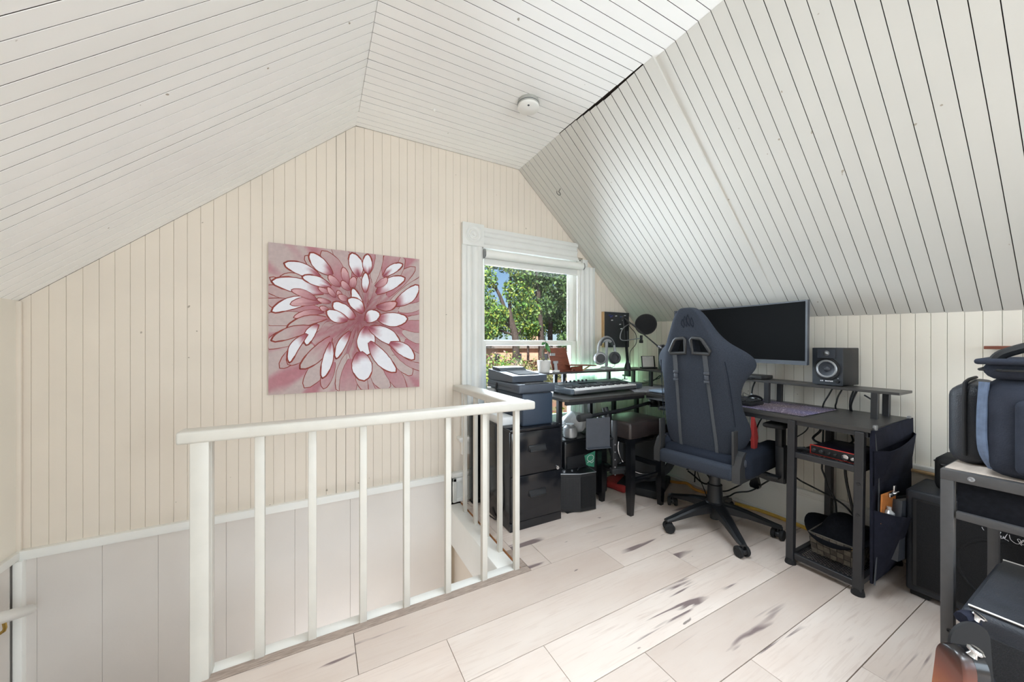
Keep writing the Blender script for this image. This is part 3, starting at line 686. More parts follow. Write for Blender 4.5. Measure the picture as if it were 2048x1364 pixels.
# ---------------------------------------------------------------- things on the desk
mp = bpy.data.materials.new('contour_print_mat'); mp.use_nodes = True
def contour_mat(m, c0, c1, line, sc):
    t = m.node_tree; n = t.nodes; L = t.links; b = n['Principled BSDF']; b.inputs['Roughness'].default_value = .8
    tc = n.new('ShaderNodeTexCoord'); a = n.new('ShaderNodeTexNoise'); a.inputs['Scale'].default_value = sc; a.inputs['Detail'].default_value = 2
    L.new(tc.outputs['Object'], a.inputs['Vector'])
    mu = n.new('ShaderNodeMath'); mu.operation = 'MULTIPLY'; mu.inputs[1].default_value = 22; L.new(a.outputs['Fac'], mu.inputs[0])
    fr = n.new('ShaderNodeMath'); fr.operation = 'FRACT'; L.new(mu.outputs[0], fr.inputs[0])
    cp = n.new('ShaderNodeMath'); cp.operation = 'LESS_THAN'; cp.inputs[1].default_value = .075; L.new(fr.outputs[0], cp.inputs[0])
    a2 = n.new('ShaderNodeTexNoise'); a2.inputs['Scale'].default_value = 3.5; L.new(tc.outputs['Object'], a2.inputs['Vector'])
    mr = n.new('ShaderNodeMapRange'); mr.inputs['From Min'].default_value = .35; mr.inputs['From Max'].default_value = .65; L.new(a2.outputs['Fac'], mr.inputs[0])
    x = n.new('ShaderNodeMix'); x.data_type = 'RGBA'; x.inputs['A'].default_value = c0; x.inputs['B'].default_value = c1; L.new(mr.outputs[0], x.inputs['Factor'])
    y = n.new('ShaderNodeMix'); y.data_type = 'RGBA'; L.new(x.outputs['Result'], y.inputs['A']); y.inputs['B'].default_value = line; L.new(cp.outputs[0], y.inputs['Factor'])
    L.new(y.outputs['Result'], b.inputs['Base Color']); return m
M['matA'] = contour_mat(mp, S(84, 80, 116), S(84, 68, 70), S(206, 190, 196), 9)
M['matB'] = contour_mat(bpy.data.materials.new('grey_print_mat') if False else (lambda m: (setattr(m, 'use_nodes', True), m)[1])(bpy.data.materials.new('grey_print_mat')), S(130, 132, 140), S(158, 160, 166), S(226, 226, 228), 16)
tilt = math.atan(TL)
def on_desk(name, label, cat, x, y, z0=DT, rz=0, group=None):
    return thing(name, label, cat, (x, y, dz(y, z0)), group=group, rot=(tilt, 0, rz))
t = on_desk('desk_mat', 'purple and brown contour line desk mat in front of the monitor', 'desk mat', 2.36, 1.22)
mk('pad', B().box(-.20, .19, -.332, .42, 0.0003, .004, .0015, 1), 'matA', t)
mk('hem', B().box(-.203, .193, -.335, .423, 0, .0026, .001, 1), 'black', t)
t = on_desk('desk_mat', 'grey patterned desk mat on the corner of the desk by the keyboard', 'desk mat', 2.40, 2.02)
mk('pad', B().prism([(-.33, -.12), (.15, -.32), (.2, .05), (-.18, .12)], lambda a, b, d: (a, b, d), .0003, .004), 'matB', t)
t = on_desk('notebook', 'small pale blue notebook lying on the corner of the desk', 'notebook', 2.27, 1.80)
mk('cover', B().box(-.1, .1, -.06, .06, .005, .02, .003, 1), mat('pale_blue_cover', S(150, 168, 190), .5, nz=(30, .08)), t)

# studio speaker (one builder, two copies with their own labels)
def speaker(label, x, y, z, rz):
    t = thing('studio_speaker', label, 'speaker', (x, y, z), rot=(0, 0, rz), group='pair of studio speakers')
    # local: front faces -x
    body = B().box(0, .155, -.07, .07, .004, .208, .005, 2); mk('cabinet', body, 'black', t)
    fp = B().prism([(-.07, .004), (.07, .004), (.07, .208), (-.07, .208)], lambda a, b, d: (d, a, b), -.001, .0)
    fp.prism([(-.07, .006), (-.045, .004), (.045, .004), (.07, .006), (.07, .206), (.045, .208), (-.045, .208), (-.07, .206)], lambda a, b, d: (d-(.006 if abs(a) < .05 else 0), a, b), -.004, 0)
    baff = mk('baffle', fp, mat('speaker_baffle', S(52, 56, 62), .38, nz=(30, .08)) if 'spk' not in M else M['spk'], t); M['spk'] = baff.data.materials[0]
    mk('horn', B().prism([(-.04, .152), (.04, .152), (.04, .2), (-.04, .2)], lambda a, b, d: (d, a, b), -.0112, -.010).add(
        [(-.0112, -.04, .152), (-.0112, .04, .152), (-.0112, .04, .2), (-.0112, -.04, .2), (-.0106, -.016, .166), (-.0106, .016, .166), (-.0106, .016, .19), (-.0106, -.016, .19)],
        [(0, 1, 5, 4), (1, 2, 6, 5), (2, 3, 7, 6), (3, 0, 4, 7)]).tube([(-.012, -.04, .152), (-.012, .04, .152), (-.012, .04, .2), (-.012, -.04, .2), (-.012, -.04, .152)], .0012, 6), 'bezel', t)
    mk('tweeter', B().lathe([(.0145, .010), (.014, .014), (.0105, .015), (.0102, .0165), (.008, .020), (.004, .0222), (0, .0226)], (0, 0, .178), (-1, 0, 0), 24), 'steel', t)
    w_ = mk('woofer', B().lathe([(.062, .0085), (.061, .0115), (.056, .0125), (.052, .0125), (.051, .0115), (.049, .010)], (0, 0, .092), (-1, 0, 0), 40, cap=False), 'black', t)
    mk('surround', B().lathe([(.050, .0105), (.047, .0148), (.042, .0155), (.0385, .0115)], (0, 0, .092), (-1, 0, 0), 40, cap=False), 'silverhp', w_)
    mk('cone', B().lathe([(.0395, .0118), (.03, .0095), (.016, .0088), (.0145, .011), (.011, .0145), (.005, .0165), (0, .017)], (0, 0, .092), (-1, 0, 0), 40, cap=False), 'bezel', w_)
    mk('volume_knob', B().lathe([(.009, .005), (.009, .012), (.0075, .017), (0, .0175)], (0, -.05, .025), (-1, 0, 0), 18), 'black', t)
    mk('status_light', B().lathe([(.0022, .005), (.0018, .007), (0, .0075)], (0, -.05, .042), (-1, 0, 0), 10), 'pinw', t)
    lg = B()
    for i, cxx in enumerate((.026, .018, .011, .003, -.004, -.012, -.02, -.027)):
        if i == 2: continue
        lg.box(-.0108, -.0098, cxx-.0026, cxx+.0026, .0225, .0285 if i % 2 else .0278)
    mk('wordmark', lg, 'pinw', t, smooth=False)
    for sx_ in (.02, .13):
        for sy_ in (-.05, .05): mk('foot', B().cyl((sx_, sy_, 0), (sx_, sy_, .005), .007, n=10), 'rubber', t)
    return t
speaker('black studio speaker standing near the right end of the raised shelf', 2.478, .905, dz(.905, ST), R(-6))
speaker('black studio speaker half hidden behind the gaming chair back', 2.50, 1.985, dz(1.985, ST), R(-14))

# ultrawide monitor, slightly curved
t = thing('ultrawide_monitor', 'black curved ultrawide monitor switched off above the desk', 'monitor', (2.40, 1.393, dz(1.393, ST)), rot=(R(0.4), 0, 0))
mz0, mz1, hw, sag = .108, .475, .425, .05
def curve_slab(y0, y1, z0, z1, x0, x1, n=24):
    b = B(); xs = lambda y: sag*(1-(y/hw)**2)
    for i in range(n+1):
        y = y0+(y1-y0)*i/n
        b.v += [(xs(y)+x0, y, z0), (xs(y)+x1, y, z0), (xs(y)+x1, y, z1), (xs(y)+x0, y, z1)]
    for i in range(n):
        o = 4*i
        for k in range(4): b.f.append((o+k, o+(k+1) % 4, o+4+(k+1) % 4, o+4+k))
    b.f += [(0, 1, 2, 3), (4*n+3, 4*n+2, 4*n+1, 4*n)]; return b
mk('housing', curve_slab(-hw, hw, mz0, mz1, 0, .024), 'bezel', t)
mk('screen', curve_slab(-hw+.012, hw-.012, mz0+.022, mz1-.008, -.0012, .001), 'screen', t)
mk('chin', curve_slab(-hw, hw, mz0-.002, mz0+.018, -.004, .004), 'bezel', t)
mk('stand', B().box(.09, .12, -.035, .035, .004, .26, .004).box(.06, .1, -.05, .05, .19, .29, .004), 'black', t)
mk('stand_foot', B().box(.012, .14, -.13, .13, 0, .009, .004), 'black', t)
t = on_desk('set_top_box', 'flat grey box lying on the raised shelf under the monitor', 'box', 2.515, 1.27, ST)
mk('case', B().box(-.07, .07, -.045, .12, .002, .024, .004), 'plastic_g', t)
# mouse and computer keyboard behind the chair's edge
t = on_desk('computer_mouse', 'black computer mouse on the purple desk mat', 'mouse', 2.45, 1.265, DT+.004, R(60))
mb = B().sphere((0, 0, .016), .036, (1.65, .92, .62), 22, 14)
mb.v = [(x, y, max(z, .0004)) for x, y, z in mb.v]
mk('shell', mb, 'blackgl', t)
mk('scroll_wheel', B().lathe([(.009, -.003), (.0105, 0), (.009, .003)], (.034, 0, .032), (0, 1, 0), 14), 'silver', t)
mk('cord', B().tube([(.055, 0, .012), (.10, .01, .015), (.15, -.02, .03), (.19, -.06, .02), (.2, -.1, .004)], .002, 6, 5), 'cable', t)
t = on_desk('computer_keyboard', 'black computer keyboard on the desk mat, mostly behind the gaming chair', 'keyboard', 2.262, 1.375, DT+.004, R(2))
mk('case', B().box(-.075, .075, -.22, .22, .002, .022, .006), 'black', t)
kb = B()
for r_ in range(5):
    for c_ in range(14): kb.box(-.062+r_*.026, -.040+r_*.026, -.206+c_*.0296, -.181+c_*.0296, .021, .031, .003, 1)
mk('keycaps', kb, 'rubber', t, kind='stuff')

# music keyboard
t = on_desk('music_keyboard', 'grey music keyboard with white keys on the window wing of the desk', 'keyboard', 1.50, 1.935, DT, R(5))
KL, KD = .77, .265
mk('shell', B().box(0, KL, 0, KD, .012, .03, .006).box(0, .035, 0, KD, .02, .048, .006).box(KL-.085, KL, 0, KD, .02, .048, .006).prism([(.118, .03), (.126, .052), (KD, .066), (KD, .03)], lambda a, b, d: (d, a, b), .02, KL-.02), 'keybody', t, ang=40)
for x in (.06, KL-.06):
    for y in (.03, KD-.03): mk('foot', B().cyl((x, y, 0), (x, y, .014), .012, n=12), 'rubber', t)
nk = 29; kw = (KL-.035-.085)/nk
for i in range(nk):
    x = .035+i*kw
    mk('white_key', B().box(x+.0006, x+kw-.0006, -.004, .118, .036, .047, .0015, 1), 'key_w', t)
    if i % 7 in (0, 1, 3, 4, 5) and i < nk-1:
        mk('black_key', B().box(x+kw-.006, x+kw+.006, .042, .118, .045, .058, .002, 1), 'black', t)
mk('front_lip', B().box(.03, KL-.08, -.006, .002, .014, .037, .002), 'steel', t)
for i in range(6): mk('knob', B().lathe([(.0095, 0), (.0085, .016), (0, .017)], (.17+i*.042, .235, .062), n=14), 'black', t)
mk('control_panel', B().box(.05, .15, .16, .25, .058, .061, .002).box(.45, .68, .15, .25, .0555, .062, .002), 'steel', t)
mk('display', B().box(.24, .43, .165, .20, .0555, .0595, .001), 'screen', t)

# plant in a ribbed pot
t = on_desk('potted_plant', 'single-stem houseplant in a white ribbed ceramic pot by the window', 'plant', 1.515, 2.285, ST)
pb_ = B(); n_ = 60; H_ = .088
for k in range(13):
    z = H_*k/12
    for j in range(n_):
        a = 2*math.pi*j/n_+z*9; r_ = .043+.009*k/12+.0011*math.sin(j*math.pi/1.5)*(1 if .5 < k < 11.5 else .2)
        pb_.v.append((r_*math.cos(a), r_*math.sin(a), z))
for k in range(12):
    for j in range(n_): pb_.f.append((k*n_+j, k*n_+(j+1) % n_, (k+1)*n_+(j+1) % n_, (k+1)*n_+j))
pb_.f.append(tuple(range(n_))[::-1]); pb_.lathe([(.0525, H_-.004), (.0525, H_), (.048, H_), (.047, H_-.012)], n=40, cap=False)
mk('pot', pb_, 'pearl', t, ang=60)
mk('soil', B().lathe([(.047, H_-.011), (.03, H_-.006), (0, H_-.005)], n=30, cap=False), 'soil', t)
mk('stem', B().tube([(0, 0, H_-.01), (-.012, 0, .13), (-.008, 0, .165), (.012, -.002, .20), (.012, 0, .25), (.010, 0, .31), (.012, .002, .345)], [.0035, .0012], 8, 5), 'stem', t)
def leaf(base, tip, w, sag_=.01, up=(0, -1, 0)):
    b = B(); base, tip = Vector(base), Vector(tip); ax = tip-base; L_ = ax.length; ax.normalize(); sd_ = ax.cross(Vector(up)).normalized(); nn = sd_.cross(ax)
    for i in range(9):
        t_ = i/8; wd = w*math.sin(math.pi*t_**.8)**.8 if 0 < t_ < 1 else 0
        for s_ in (-1, -.5, 0, .5, 1):
            b.v.append(tuple(base+ax*L_*t_+sd_*wd*s_+nn*(abs(s_)*w*.35-sag_*math.sin(math.pi*t_))))
    for i in range(8):
        for k in range(4): b.f.append((i*5+k, i*5+k+1, i*5+k+6, i*5+k+5))
    o = len(b.v); b.v += [(x, y+.0007, z) for x, y, z in b.v]; b.f += [tuple(q+o for q in f)[::-1] for f in b.f]
    return b
mk('leaf', leaf((.010, -.004, .222), (.052, -.008, .148), .018), 'leaf', t, ang=80)
mk('leaf', leaf((.008, .0, .225), (-.024, .0, .205), .011), 'leaf', t, ang=80)
mk('leaf', leaf((.012, .01, .226), (.055, .03, .214), .008), 'leaf', t, ang=80)
# two reddish wooden page stands and their white clips
t = on_desk('book_stand', 'tall reddish wooden book stand leaning back beside the potted plant', 'book stand', 1.665, 2.275, ST)
mk('back_board', B().box(-.075, .105, -.004, .004, 0, .19, .004).xf(Matrix.Rotation(R(-14), 4, 'X')).xf(Matrix.Shear('XY', 4, (0, 0)) if False else Matrix(((1, 0, -.14, 0), (0, 1, 0, 0), (0, 0, 1, 0), (0, 0, 0, 1)))), 'mahog', t)
mk('ledge', B().box(-.08, .10, -.045, .004, 0, .008, .002), 'mahog', t)
for i, (x, z) in enumerate(((-.063, .122), (-.045, .062))): mk('page_clip', B().box(x-.025, x+.024, -.012+z*.25, -.008+z*.25, z, z+.02, .001, 1), 'silver', t)
for x, z in ((-.085, .186), (.07, .184), (.088, .156)): mk('corner_stud', B().sphere((x, z*.24-.002, z), .005, (1, 1, 1), 10, 6), 'palewood', t)
t = on_desk('book_stand', 'folded reddish wooden book stand lying low in front of the taller one', 'book stand', 1.79, 2.235, ST)
mk('base', B().prism([(-.05, 0), (.06, 0), (.055, .04), (-.05, .036)], lambda a, b, d: (a, d, b), -.006, .01), 'mahog', t)
mk('top_board', B().box(-.08, .19, -.02, .07, 0, .008, .003).xf(Matrix.Translation((0, 0, .043)) @ Matrix.Rotation(R(2), 4, 'Y')), 'mahog', t)
mk('leg', B().bar((.06, .0, .004), (.17, .03, .04), .012, .006), 'palewood', t)
mk('wire_loop', B().tube([(-.055, -.008, .004), (-.045, -.012, .018), (-.03, -.012, .012), (-.028, -.01, .002)], .0015, 6, 4), 'chrome', t)
t = on_desk('card_stand', 'small clear and white card stand between pot and book stand', 'card stand', 1.597, 2.235, ST)
mk('base', B().box(-.022, .022, -.012, .012, 0, .014, .002), 'paper', t)
mk('card', B().box(-.016, .012, -.001, .001, .012, .08, .0005, 1).xf(Matrix.Rotation(R(-10), 4, 'X')), 'silver', t)

# headphones on their stand
t = on_desk('headphone_stand', 'silver headphone stand on the window shelf', 'headphone stand', 2.15, 2.285, ST)
mk('base', B().box(-.06, .06, -.05, .05, 0, .008, .004).prism([(-.05, .006), (.05, .006), (.018, .024), (-.018, .024)], lambda a, b, d: (a, d, b), -.035, .035), 'silver', t)
mk('pole', B().box(-.011, .011, -.008, .008, .02, .245, .003), 'silver', t)
mk('cradle', B().tube([(-.045, 0, .236), (-.02, 0, .248), (.02, 0, .248), (.045, 0, .236)], .014, 10, 3), 'silver', t)
t = on_desk('headphones', 'silver and black over-ear headphones hanging on the silver stand', 'headphones', 2.15, 2.285, ST)
arc = [(.092*math.cos(R(a)), 0, .168+.106*math.sin(R(a))) for a in range(-8, 189, 14)]
hb = B()
mk('headband', B().tube(arc, .010, 10, 2), 'silverhp', t)
mk('head_pad', B().tube([(.078*math.cos(R(a)), 0, .178+.082*math.sin(R(a))) for a in range(20, 161, 14)], .014, 10, 2), 'hpdark', t)
for s_, d_ in ((-1, Vector((-.5, -.86, 0))), (1, Vector((-.25, -.95, .1)))):
    c_ = Vector((s_*.080, -.01, .095))
    e = mk('ear_cup', B().lathe([(.034, .026), (.046, .022), (.053, .012), (.055, 0), (.052, -.006)], c_, d_*(1 if s_ < 0 else -1), 28, cap=False), 'silverhp', t)
    mk('ear_plate', B().lathe([(.038, .024), (.036, .027), (0, .028)], c_, d_*(1 if s_ < 0 else -1), 28, cap=False), 'hpdark', e)
    mk('ear_pad', B().lathe([(.028, -.004), (.030, -.022), (.042, -.026), (.052, -.018), (.053, -.004)], c_, d_*(1 if s_ < 0 else -1), 28, cap=False).lathe([(.034, -.008), (0, -.008)], c_, d_*(1 if s_ < 0 else -1), 20, cap=False), 'hpdark', e)
    mk('yoke', B().tube([(s_*.092, 0, .165), (s_*.10, -.004, .15), (s_*.10, -.006, .13)], .007, 8, 3), 'silverhp', e)
mk('cord', B().tube([(.08, -.01, .05), (.075, -.02, .03), (.05, -.02, .018), (.03, -.03, .012)], .002, 6, 5), 'cable', t)

# microphone arm with pop filter
t = on_desk('microphone_arm', 'black spring boom arm with pop filter clamped to the shelf edge', 'microphone arm', 2.335, 2.225, ST)
mk('socket', B().lathe([(.030, 0), (.030, .008), (.024, .03), (.014, .06), (.013, .08)], n=20), 'black', t)
mk('clamp', B().box(-.012, .012, -.03, .02, -.055, .004, .003).box(-.012, .012, -.03, .05, -.062, -.05, .003).cyl((0, .03, -.09), (0, .03, -.02), .005, n=8).bar((-.03, .03, -.09), (.03, .03, -.09), .006, .006), 'black', t)
J1 = Vector((-.045, .0, .44)); J0 = Vector((.0, 0, .075))
lo_ = B()
for s_ in (-.011, .011): lo_.bar(J0+Vector((s_, s_*.5, 0)), J1+Vector((s_, s_*.5, 0)), .013, .012)
mk('lower_arm', lo_, 'black', t)
mk('spring', B().tube([J0.lerp(J1, .12)+Vector((.004*math.cos(i*1.6), .004*math.sin(i*1.6), i*.0021)) for i in range(100)], .0012, 5), 'steel', t)
mk('elbow', B().box(J1.x-.02, J1.x+.02, J1.y-.012, J1.y+.012, J1.z-.02, J1.z+.015, .004), 'black', t)
J2 = Vector((.125, -.20, .205)); ua = B()
for s_ in (-.010, .010): ua.bar(J1+Vector((s_*.5, s_, s_*.4)), J2+Vector((s_*.5, s_, s_*.4)), .011, .011)
mk('upper_arm', ua, 'black', t)
mk('spring', B().tube([J1.lerp(J2, .25+i*.0035)+Vector((0, .004*math.sin(i*1.6), .004*math.cos(i*1.6))) for i in range(100)], .0012, 5), 'steel', t)
mk('mount', B().cyl(J2, J2+Vector((.025, -.02, -.02)), .012, n=12).cyl(J2+Vector((.02, -.01, 0)), J2+Vector((.05, -.03, .004)), .008, n=10), 'chrome', t)
pfc = Vector((.115, -.09, .385)); pfn = Vector((-.80, -.55, .1)).normalized()
pf_ = mk('pop_filter', B().lathe([(.082, -.004), (.088, -.004), (.090, 0), (.088, .004), (.082, .004)], pfc, pfn, 40, cap=False).lathe([(.084, 0), (.0, .0)], pfc, pfn, 40, cap=False), 'black', t)
mk('fabric_disc', B().lathe([(.083, .002), (.0, .0025)], pfc, pfn, 40, cap=False).lathe([(.083, -.002), (.0, -.0025)], pfc, pfn, 40, cap=False), 'grille', pf_)
mk('gooseneck', B().tube([pfc+Vector((-.055, .065, -.01)), (.01, -.02, .39), (-.09, -.03, .345), (-.13, -.04, .27), (-.10, -.05, .245), (-.02, -.07, .255), (.05, -.10, .265)], .0042, 10, 6), 'steel', pf_)
mk('gooseneck_clamp', B().cyl((.05, -.10, .245), (.05, -.10, .29), .011, n=12).box(.035, .065, -.11, -.09, .225, .25, .003), 'black', pf_)
mk('cord', B().tube([J1+Vector((.01, -.01, -.02)), (-.005, -.03, .36), (.03, -.06, .30), (.045, -.05, .22), (.02, -.01, .15), (.03, 0, .06), (.03, .0, .01)], .003, 6, 6), 'cable', t)

# small desk calendar
t = on_desk('desk_calendar', 'small white page desk calendar in a black stand by the corner', 'calendar', 2.57, 2.20, ST, R(-22))
mk('frame', B().box(-.062, .062, -.002, .010, .006, .112, .003).xf(Matrix.Rotation(R(-10), 4, 'X')), 'black', t)
mk('page', B().box(-.055, .048, -.0035, -.002, .014, .108).xf(Matrix.Rotation(R(-10), 4, 'X')), 'paper', t)
ln = B()
for i in range(7): ln.box(-.047, .04, -.0042, -.0036, .026+i*.010, .0264+i*.010)
ln.box(-.02, .012, -.0042, -.0036, .1, .102); mk('print', ln.xf(Matrix.Rotation(R(-10), 4, 'X')), 'steel', t, smooth=False)
mk('base', B().box(-.065, .065, -.035, .045, 0, .012, .004), 'black', t)
# ---------------------------------------------------------------- gaming chair
YW = R(6)
ch = thing('gaming_chair', 'slate fabric gaming chair with high winged back on a five-star castor base', 'chair', (2.15, 1.34, 0), YW)
for i, a in enumerate((163, 235, 305, 17, 86)):
    a = R(a)-YW; ca, sa = math.cos(a), math.sin(a); A = B()
    P = lambda r, s, z: (r*ca-s*sa, r*sa+s*ca, z)
    st_ = [(.03, .040, .158, .100), (.09, .034, .150, .100), (.17, .028, .130, .092), (.25, .023, .104, .076), (.305, .021, .086, .066), (.338, .017, .078, .064)]
    for r_, w_, z1, z0 in st_:
        A.v += [P(r_, -w_, z0), P(r_, w_, z0), P(r_, w_, z1-.008), P(r_, w_*.62, z1), P(r_, w_*.2, z1-.004), P(r_, -w_*.2, z1-.004), P(r_, -w_*.62, z1), P(r_, -w_, z1-.008)]
    for k in range(len(st_)-1):
        for j in range(8): A.f.append((k*8+j, k*8+(j+1) % 8, k*8+8+(j+1) % 8, k*8+8+j))
    A.f += [tuple(range(8))[::-1], tuple(range(len(st_)*8-8, len(st_)*8))]
    mk('base_arm', A, 'black', ch, ang=28)
    cs = mk('castor', B().cyl(P(.318, 0, .045), P(.318, 0, .075), .009, n=12).lathe([(.022, -.012), (.026, -.006), (.026, .006), (.022, .012)], P(.318, 0, .033), (0, 0, 1), 16), 'black', ch)
    wa = a+R(70+40*i); wx = Vector((math.cos(wa), math.sin(wa), 0)); c0 = Vector(P(.318, 0, .0295))
    for s_ in (-1, 1):
        mk('wheel', B().lathe([(.0, .010), (.018, .010), (.027, .012), (.0295, .016), (.0295, .026), (.027, .03), (.02, .031), (.018, .029), (.0, .029)], c0, wx*s_, 26), 'rubber', cs)
mk('hub', B().lathe([(.045, .095), (.056, .10), (.058, .145), (.05, .158), (.042, .162), (.03, .16)], n=28).cyl((0, 0, .05), (0, 0, .1), .026, n=20), 'black', ch)
mk('column_cover', B().lathe([(.047, .16), (.044, .17), (.040, .25), (.041, .262), (.033, .264)], n=24), 'black', ch)
mk('gas_cylinder', B().cyl((0, 0, .25), (0, 0, .40), .030, n=24), 'plastic_g', ch)
mk('tilt_mechanism', B().box(-.12, .13, -.10, .10, .385, .425, .012).cyl((-.07, .0, .39), (-.07, -.0, .36), .03, n=18), 'black', ch)
mk('tilt_lever', B().tube([(.02, -.09, .40), (.02, -.24, .40), (.02, -.30, .395)], .006, 8, 3).box(-.0, .05, -.33, -.28, .388, .402, .004), 'black', ch)
# seat
se = B().box(-.225, .27, -.215, .215, .405, .515, .04, 4)
for s_ in (-1, 1): se.box(-.20, .265, s_*.225-.05, s_*.225+.05, .40, .545, .035, 4)
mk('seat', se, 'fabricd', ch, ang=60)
mk('seat_rear_band', B().box(-.262, -.20, -.215, .215, .392, .475, .022, 3), 'fabric', ch, ang=60)
# back shell: loft, then the two openings cut through
xb = lambda z: -.18-.155*(z-.48)/.85
TB = [(.500, .150, .165, .04, .06), (.512, .178, .19, .06, .085), (.54, .196, .212, .085, .10), (.60, .206, .240, .13, .105), (.66, .206, .243, .135, .10), (.73, .204, .228, .105, .095), (.80, .199, .218, .09, .09), (.88, .192, .222, .092, .088), (.94, .185, .248, .115, .088), (.985, .178, .283, .142, .086), (1.02, .172, .292, .148, .085), (1.055, .165, .282, .138, .084),
      (1.09, .156, .245, .115, .082), (1.12, .148, .196, .10, .08), (1.16, .137, .156, .085, .08), (1.21, .114, .124, .072, .08), (1.26, .094, .102, .062, .078), (1.30, .070, .076, .056, .072), (1.322, .048, .054, .05, .062), (1.332, .03, .034, .045, .052)]
sh = B(); prof = []
for z, wb_, ww, fw2, fc in TB:
    X = xb(z)
    half = [(0, 0), (-.0, .5*wb_), (.0, .86*wb_), (.012, wb_), (fw2*.5, (wb_*.45+ww*.55)), (fw2*.88, ww*.995), (fw2+.004, ww-.008), (fw2+.006, ww-.04), (fc*.9, wb_*.72), (fc, wb_*.34)]
    loop = [(X+f_, y_) for f_, y_ in half]+[(X+fc, 0)]+[(X+f_, -y_) for f_, y_ in half[:0:-1]]
    prof.append([(f_, y_, z) for f_, y_ in loop])
nl_ = len(prof[0])
for row in prof: sh.v += row
for k in range(len(prof)-1):
    for j in range(nl_): sh.f.append((k*nl_+j, k*nl_+(j+1) % nl_, (k+1)*nl_+(j+1) % nl_, (k+1)*nl_+j))
sh.f += [tuple(range(nl_))[::-1], tuple(range((len(prof)-1)*nl_, len(prof)*nl_))]
back = mk('backrest', sh, 'fabric', ch, ang=180)
md = back.modifiers.new('s', 'SUBSURF'); md.levels = 2; md.render_levels = 2
HOLE = [(.022, 1.074), (.112, 1.070), (.118, 1.084), (.082, 1.146), (.070, 1.156), (.026, 1.160), (.016, 1.150)]
cutters = []
for s_ in (-1, 1):
    cbm = B().prism([(y*s_, z) for y, z in HOLE], lambda a, b, d: (d, a, b), -.5, .1)
    c_ = mk('cutter', cbm, 'black', ch, smooth=False); cutters.append(c_)
    bo = back.modifiers.new('b', 'BOOLEAN'); bo.operation = 'DIFFERENCE'; bo.object = c_; bo.solver = 'EXACT'
bpy.context.view_layer.update()
me = bpy.data.meshes.new_from_object(back.evaluated_get(bpy.context.evaluated_depsgraph_get()))
back.modifiers.clear(); back.data = me; me.name = 'backrest'
me.set_sharp_from_angle(angle=R(50))
for c_ in cutters: bpy.data.objects.remove(c_)
fz = lambda y, z, d: (xb(z)+d, y, z)
for s_ in (-1, 1):
    ring = [Vector(fz(y*s_, z, -.004)) for y, z in HOLE]+[Vector(fz(HOLE[0][0]*s_, HOLE[0][1], -.004)), Vector(fz(HOLE[1][0]*s_, HOLE[1][1], -.004))]
    mk('opening_trim', B().tube(ring, .0095, 8, cap=False), 'plastic_g', back, ang=70)
    # harness strap with its buckle, from the opening down to the lower edge
    y0, y1 = .088*s_, .105*s_
    def strap_mesh(pts, w):
        b = B()
        for y, z in pts: b.v += [(xb(z)-.007, y-w/2, z), (xb(z)-.007, y+w/2, z), (xb(z)-.003, y+w/2, z), (xb(z)-.003, y-w/2, z)]
        for k in range(len(pts)-1):
            for j in range(4): b.f.append((4*k+j, 4*k+(j+1) % 4, 4*k+4+(j+1) % 4, 4*k+4+j))
        b.f += [(0, 1, 2, 3), tuple(range(4*len(pts)-4, 4*len(pts)))]; return b
    sp = mk('strap', strap_mesh([(y0, 1.076), (y0, 1.02), (y0+.002*s_, .96)], .026), 'strap', back)
    mk('strap', strap_mesh([(y0+.002*s_, .955), (y0+.006*s_, .85), (y0+.012*s_, .70), (y1, .58), (y1, .512)], .0175), 'strap', back)
    zb = .958; yb = y0+.002*s_
    mk('buckle', B().box(xb(zb)-.013, xb(zb)-.003, yb-.015, yb+.015, zb-.004, zb+.012, .002).box(xb(zb)-.012, xb(zb)-.003, yb-.012, yb+.012, zb-.034, zb-.006, .003).box(xb(zb)-.0115, xb(zb)-.003, yb-.015, yb+.015, zb-.05, zb-.036, .002), 'bezel', sp)
    # side piping seam
    mk('seam', B().tube([fz(.186*s_, 1.03, .004), fz(.196*s_, .93, .006), fz(.204*s_, .80, .006), fz(.209*s_, .68, .006)], .0022, 6, 4), 'fabricd', back)
    # hinge cover with round cap, and the steel bracket
    hb_ = B().prism([(-.255, .392), (-.02, .392), (.0, .43), (-.10, .47), (-.15, .53), (-.19, .55), (-.225, .53), (-.255, .47)], lambda a, b, d: (a, d, b), s_*.210, s_*.250)
    hg = mk('hinge_cover', hb_, 'plastic_g', ch, ang=30)
    mk('hinge_cap', B().lathe([(.0, 0), (.024, .0), (.024, .006), (.018, .01), (0, .011)], (-.185, s_*.247, .492), (0, s_, 0), 22), 'bezel', hg)
    mk('bracket', B().box(-.25, -.20, s_*.212-.006, s_*.212+.006, .48, .66, .003).xf(Matrix.Translation((.0, 0, 0))), 'plastic_g', ch)
    # red flash on the front of the bolster
    mk('bolster_accent', B().prism([(.0, .72), (.03, .66), (.045, .60), (.03, .54), (.0, .53), (-.01, .62)], lambda a, b, d: (a-.055, d, b), s_*.222, s_*.240), 'red', back)
    # armrest
    ar = mk('armrest', B().box(-.03, .22, s_*.315-.05, s_*.315+.05, .668, .694, .012, 3), 'rubber', ch)
    mk('arm_post', B().box(.05, .115, s_*.315-.017, s_*.315+.017, .47, .67, .006).box(.045, .12, s_*.322-.02, s_*.322+.02, .36, .56, .006), 'black', ar)
    mk('arm_bracket', B().prism([(.10, .395), (.10, .38), (.26, .355), (.345, .36), (.345, .385), (.27, .38)], lambda a, b, d: (d, a*s_, b), .05, .115), 'black', ar)
lg = B()                                            # raised sail mark on the headrest
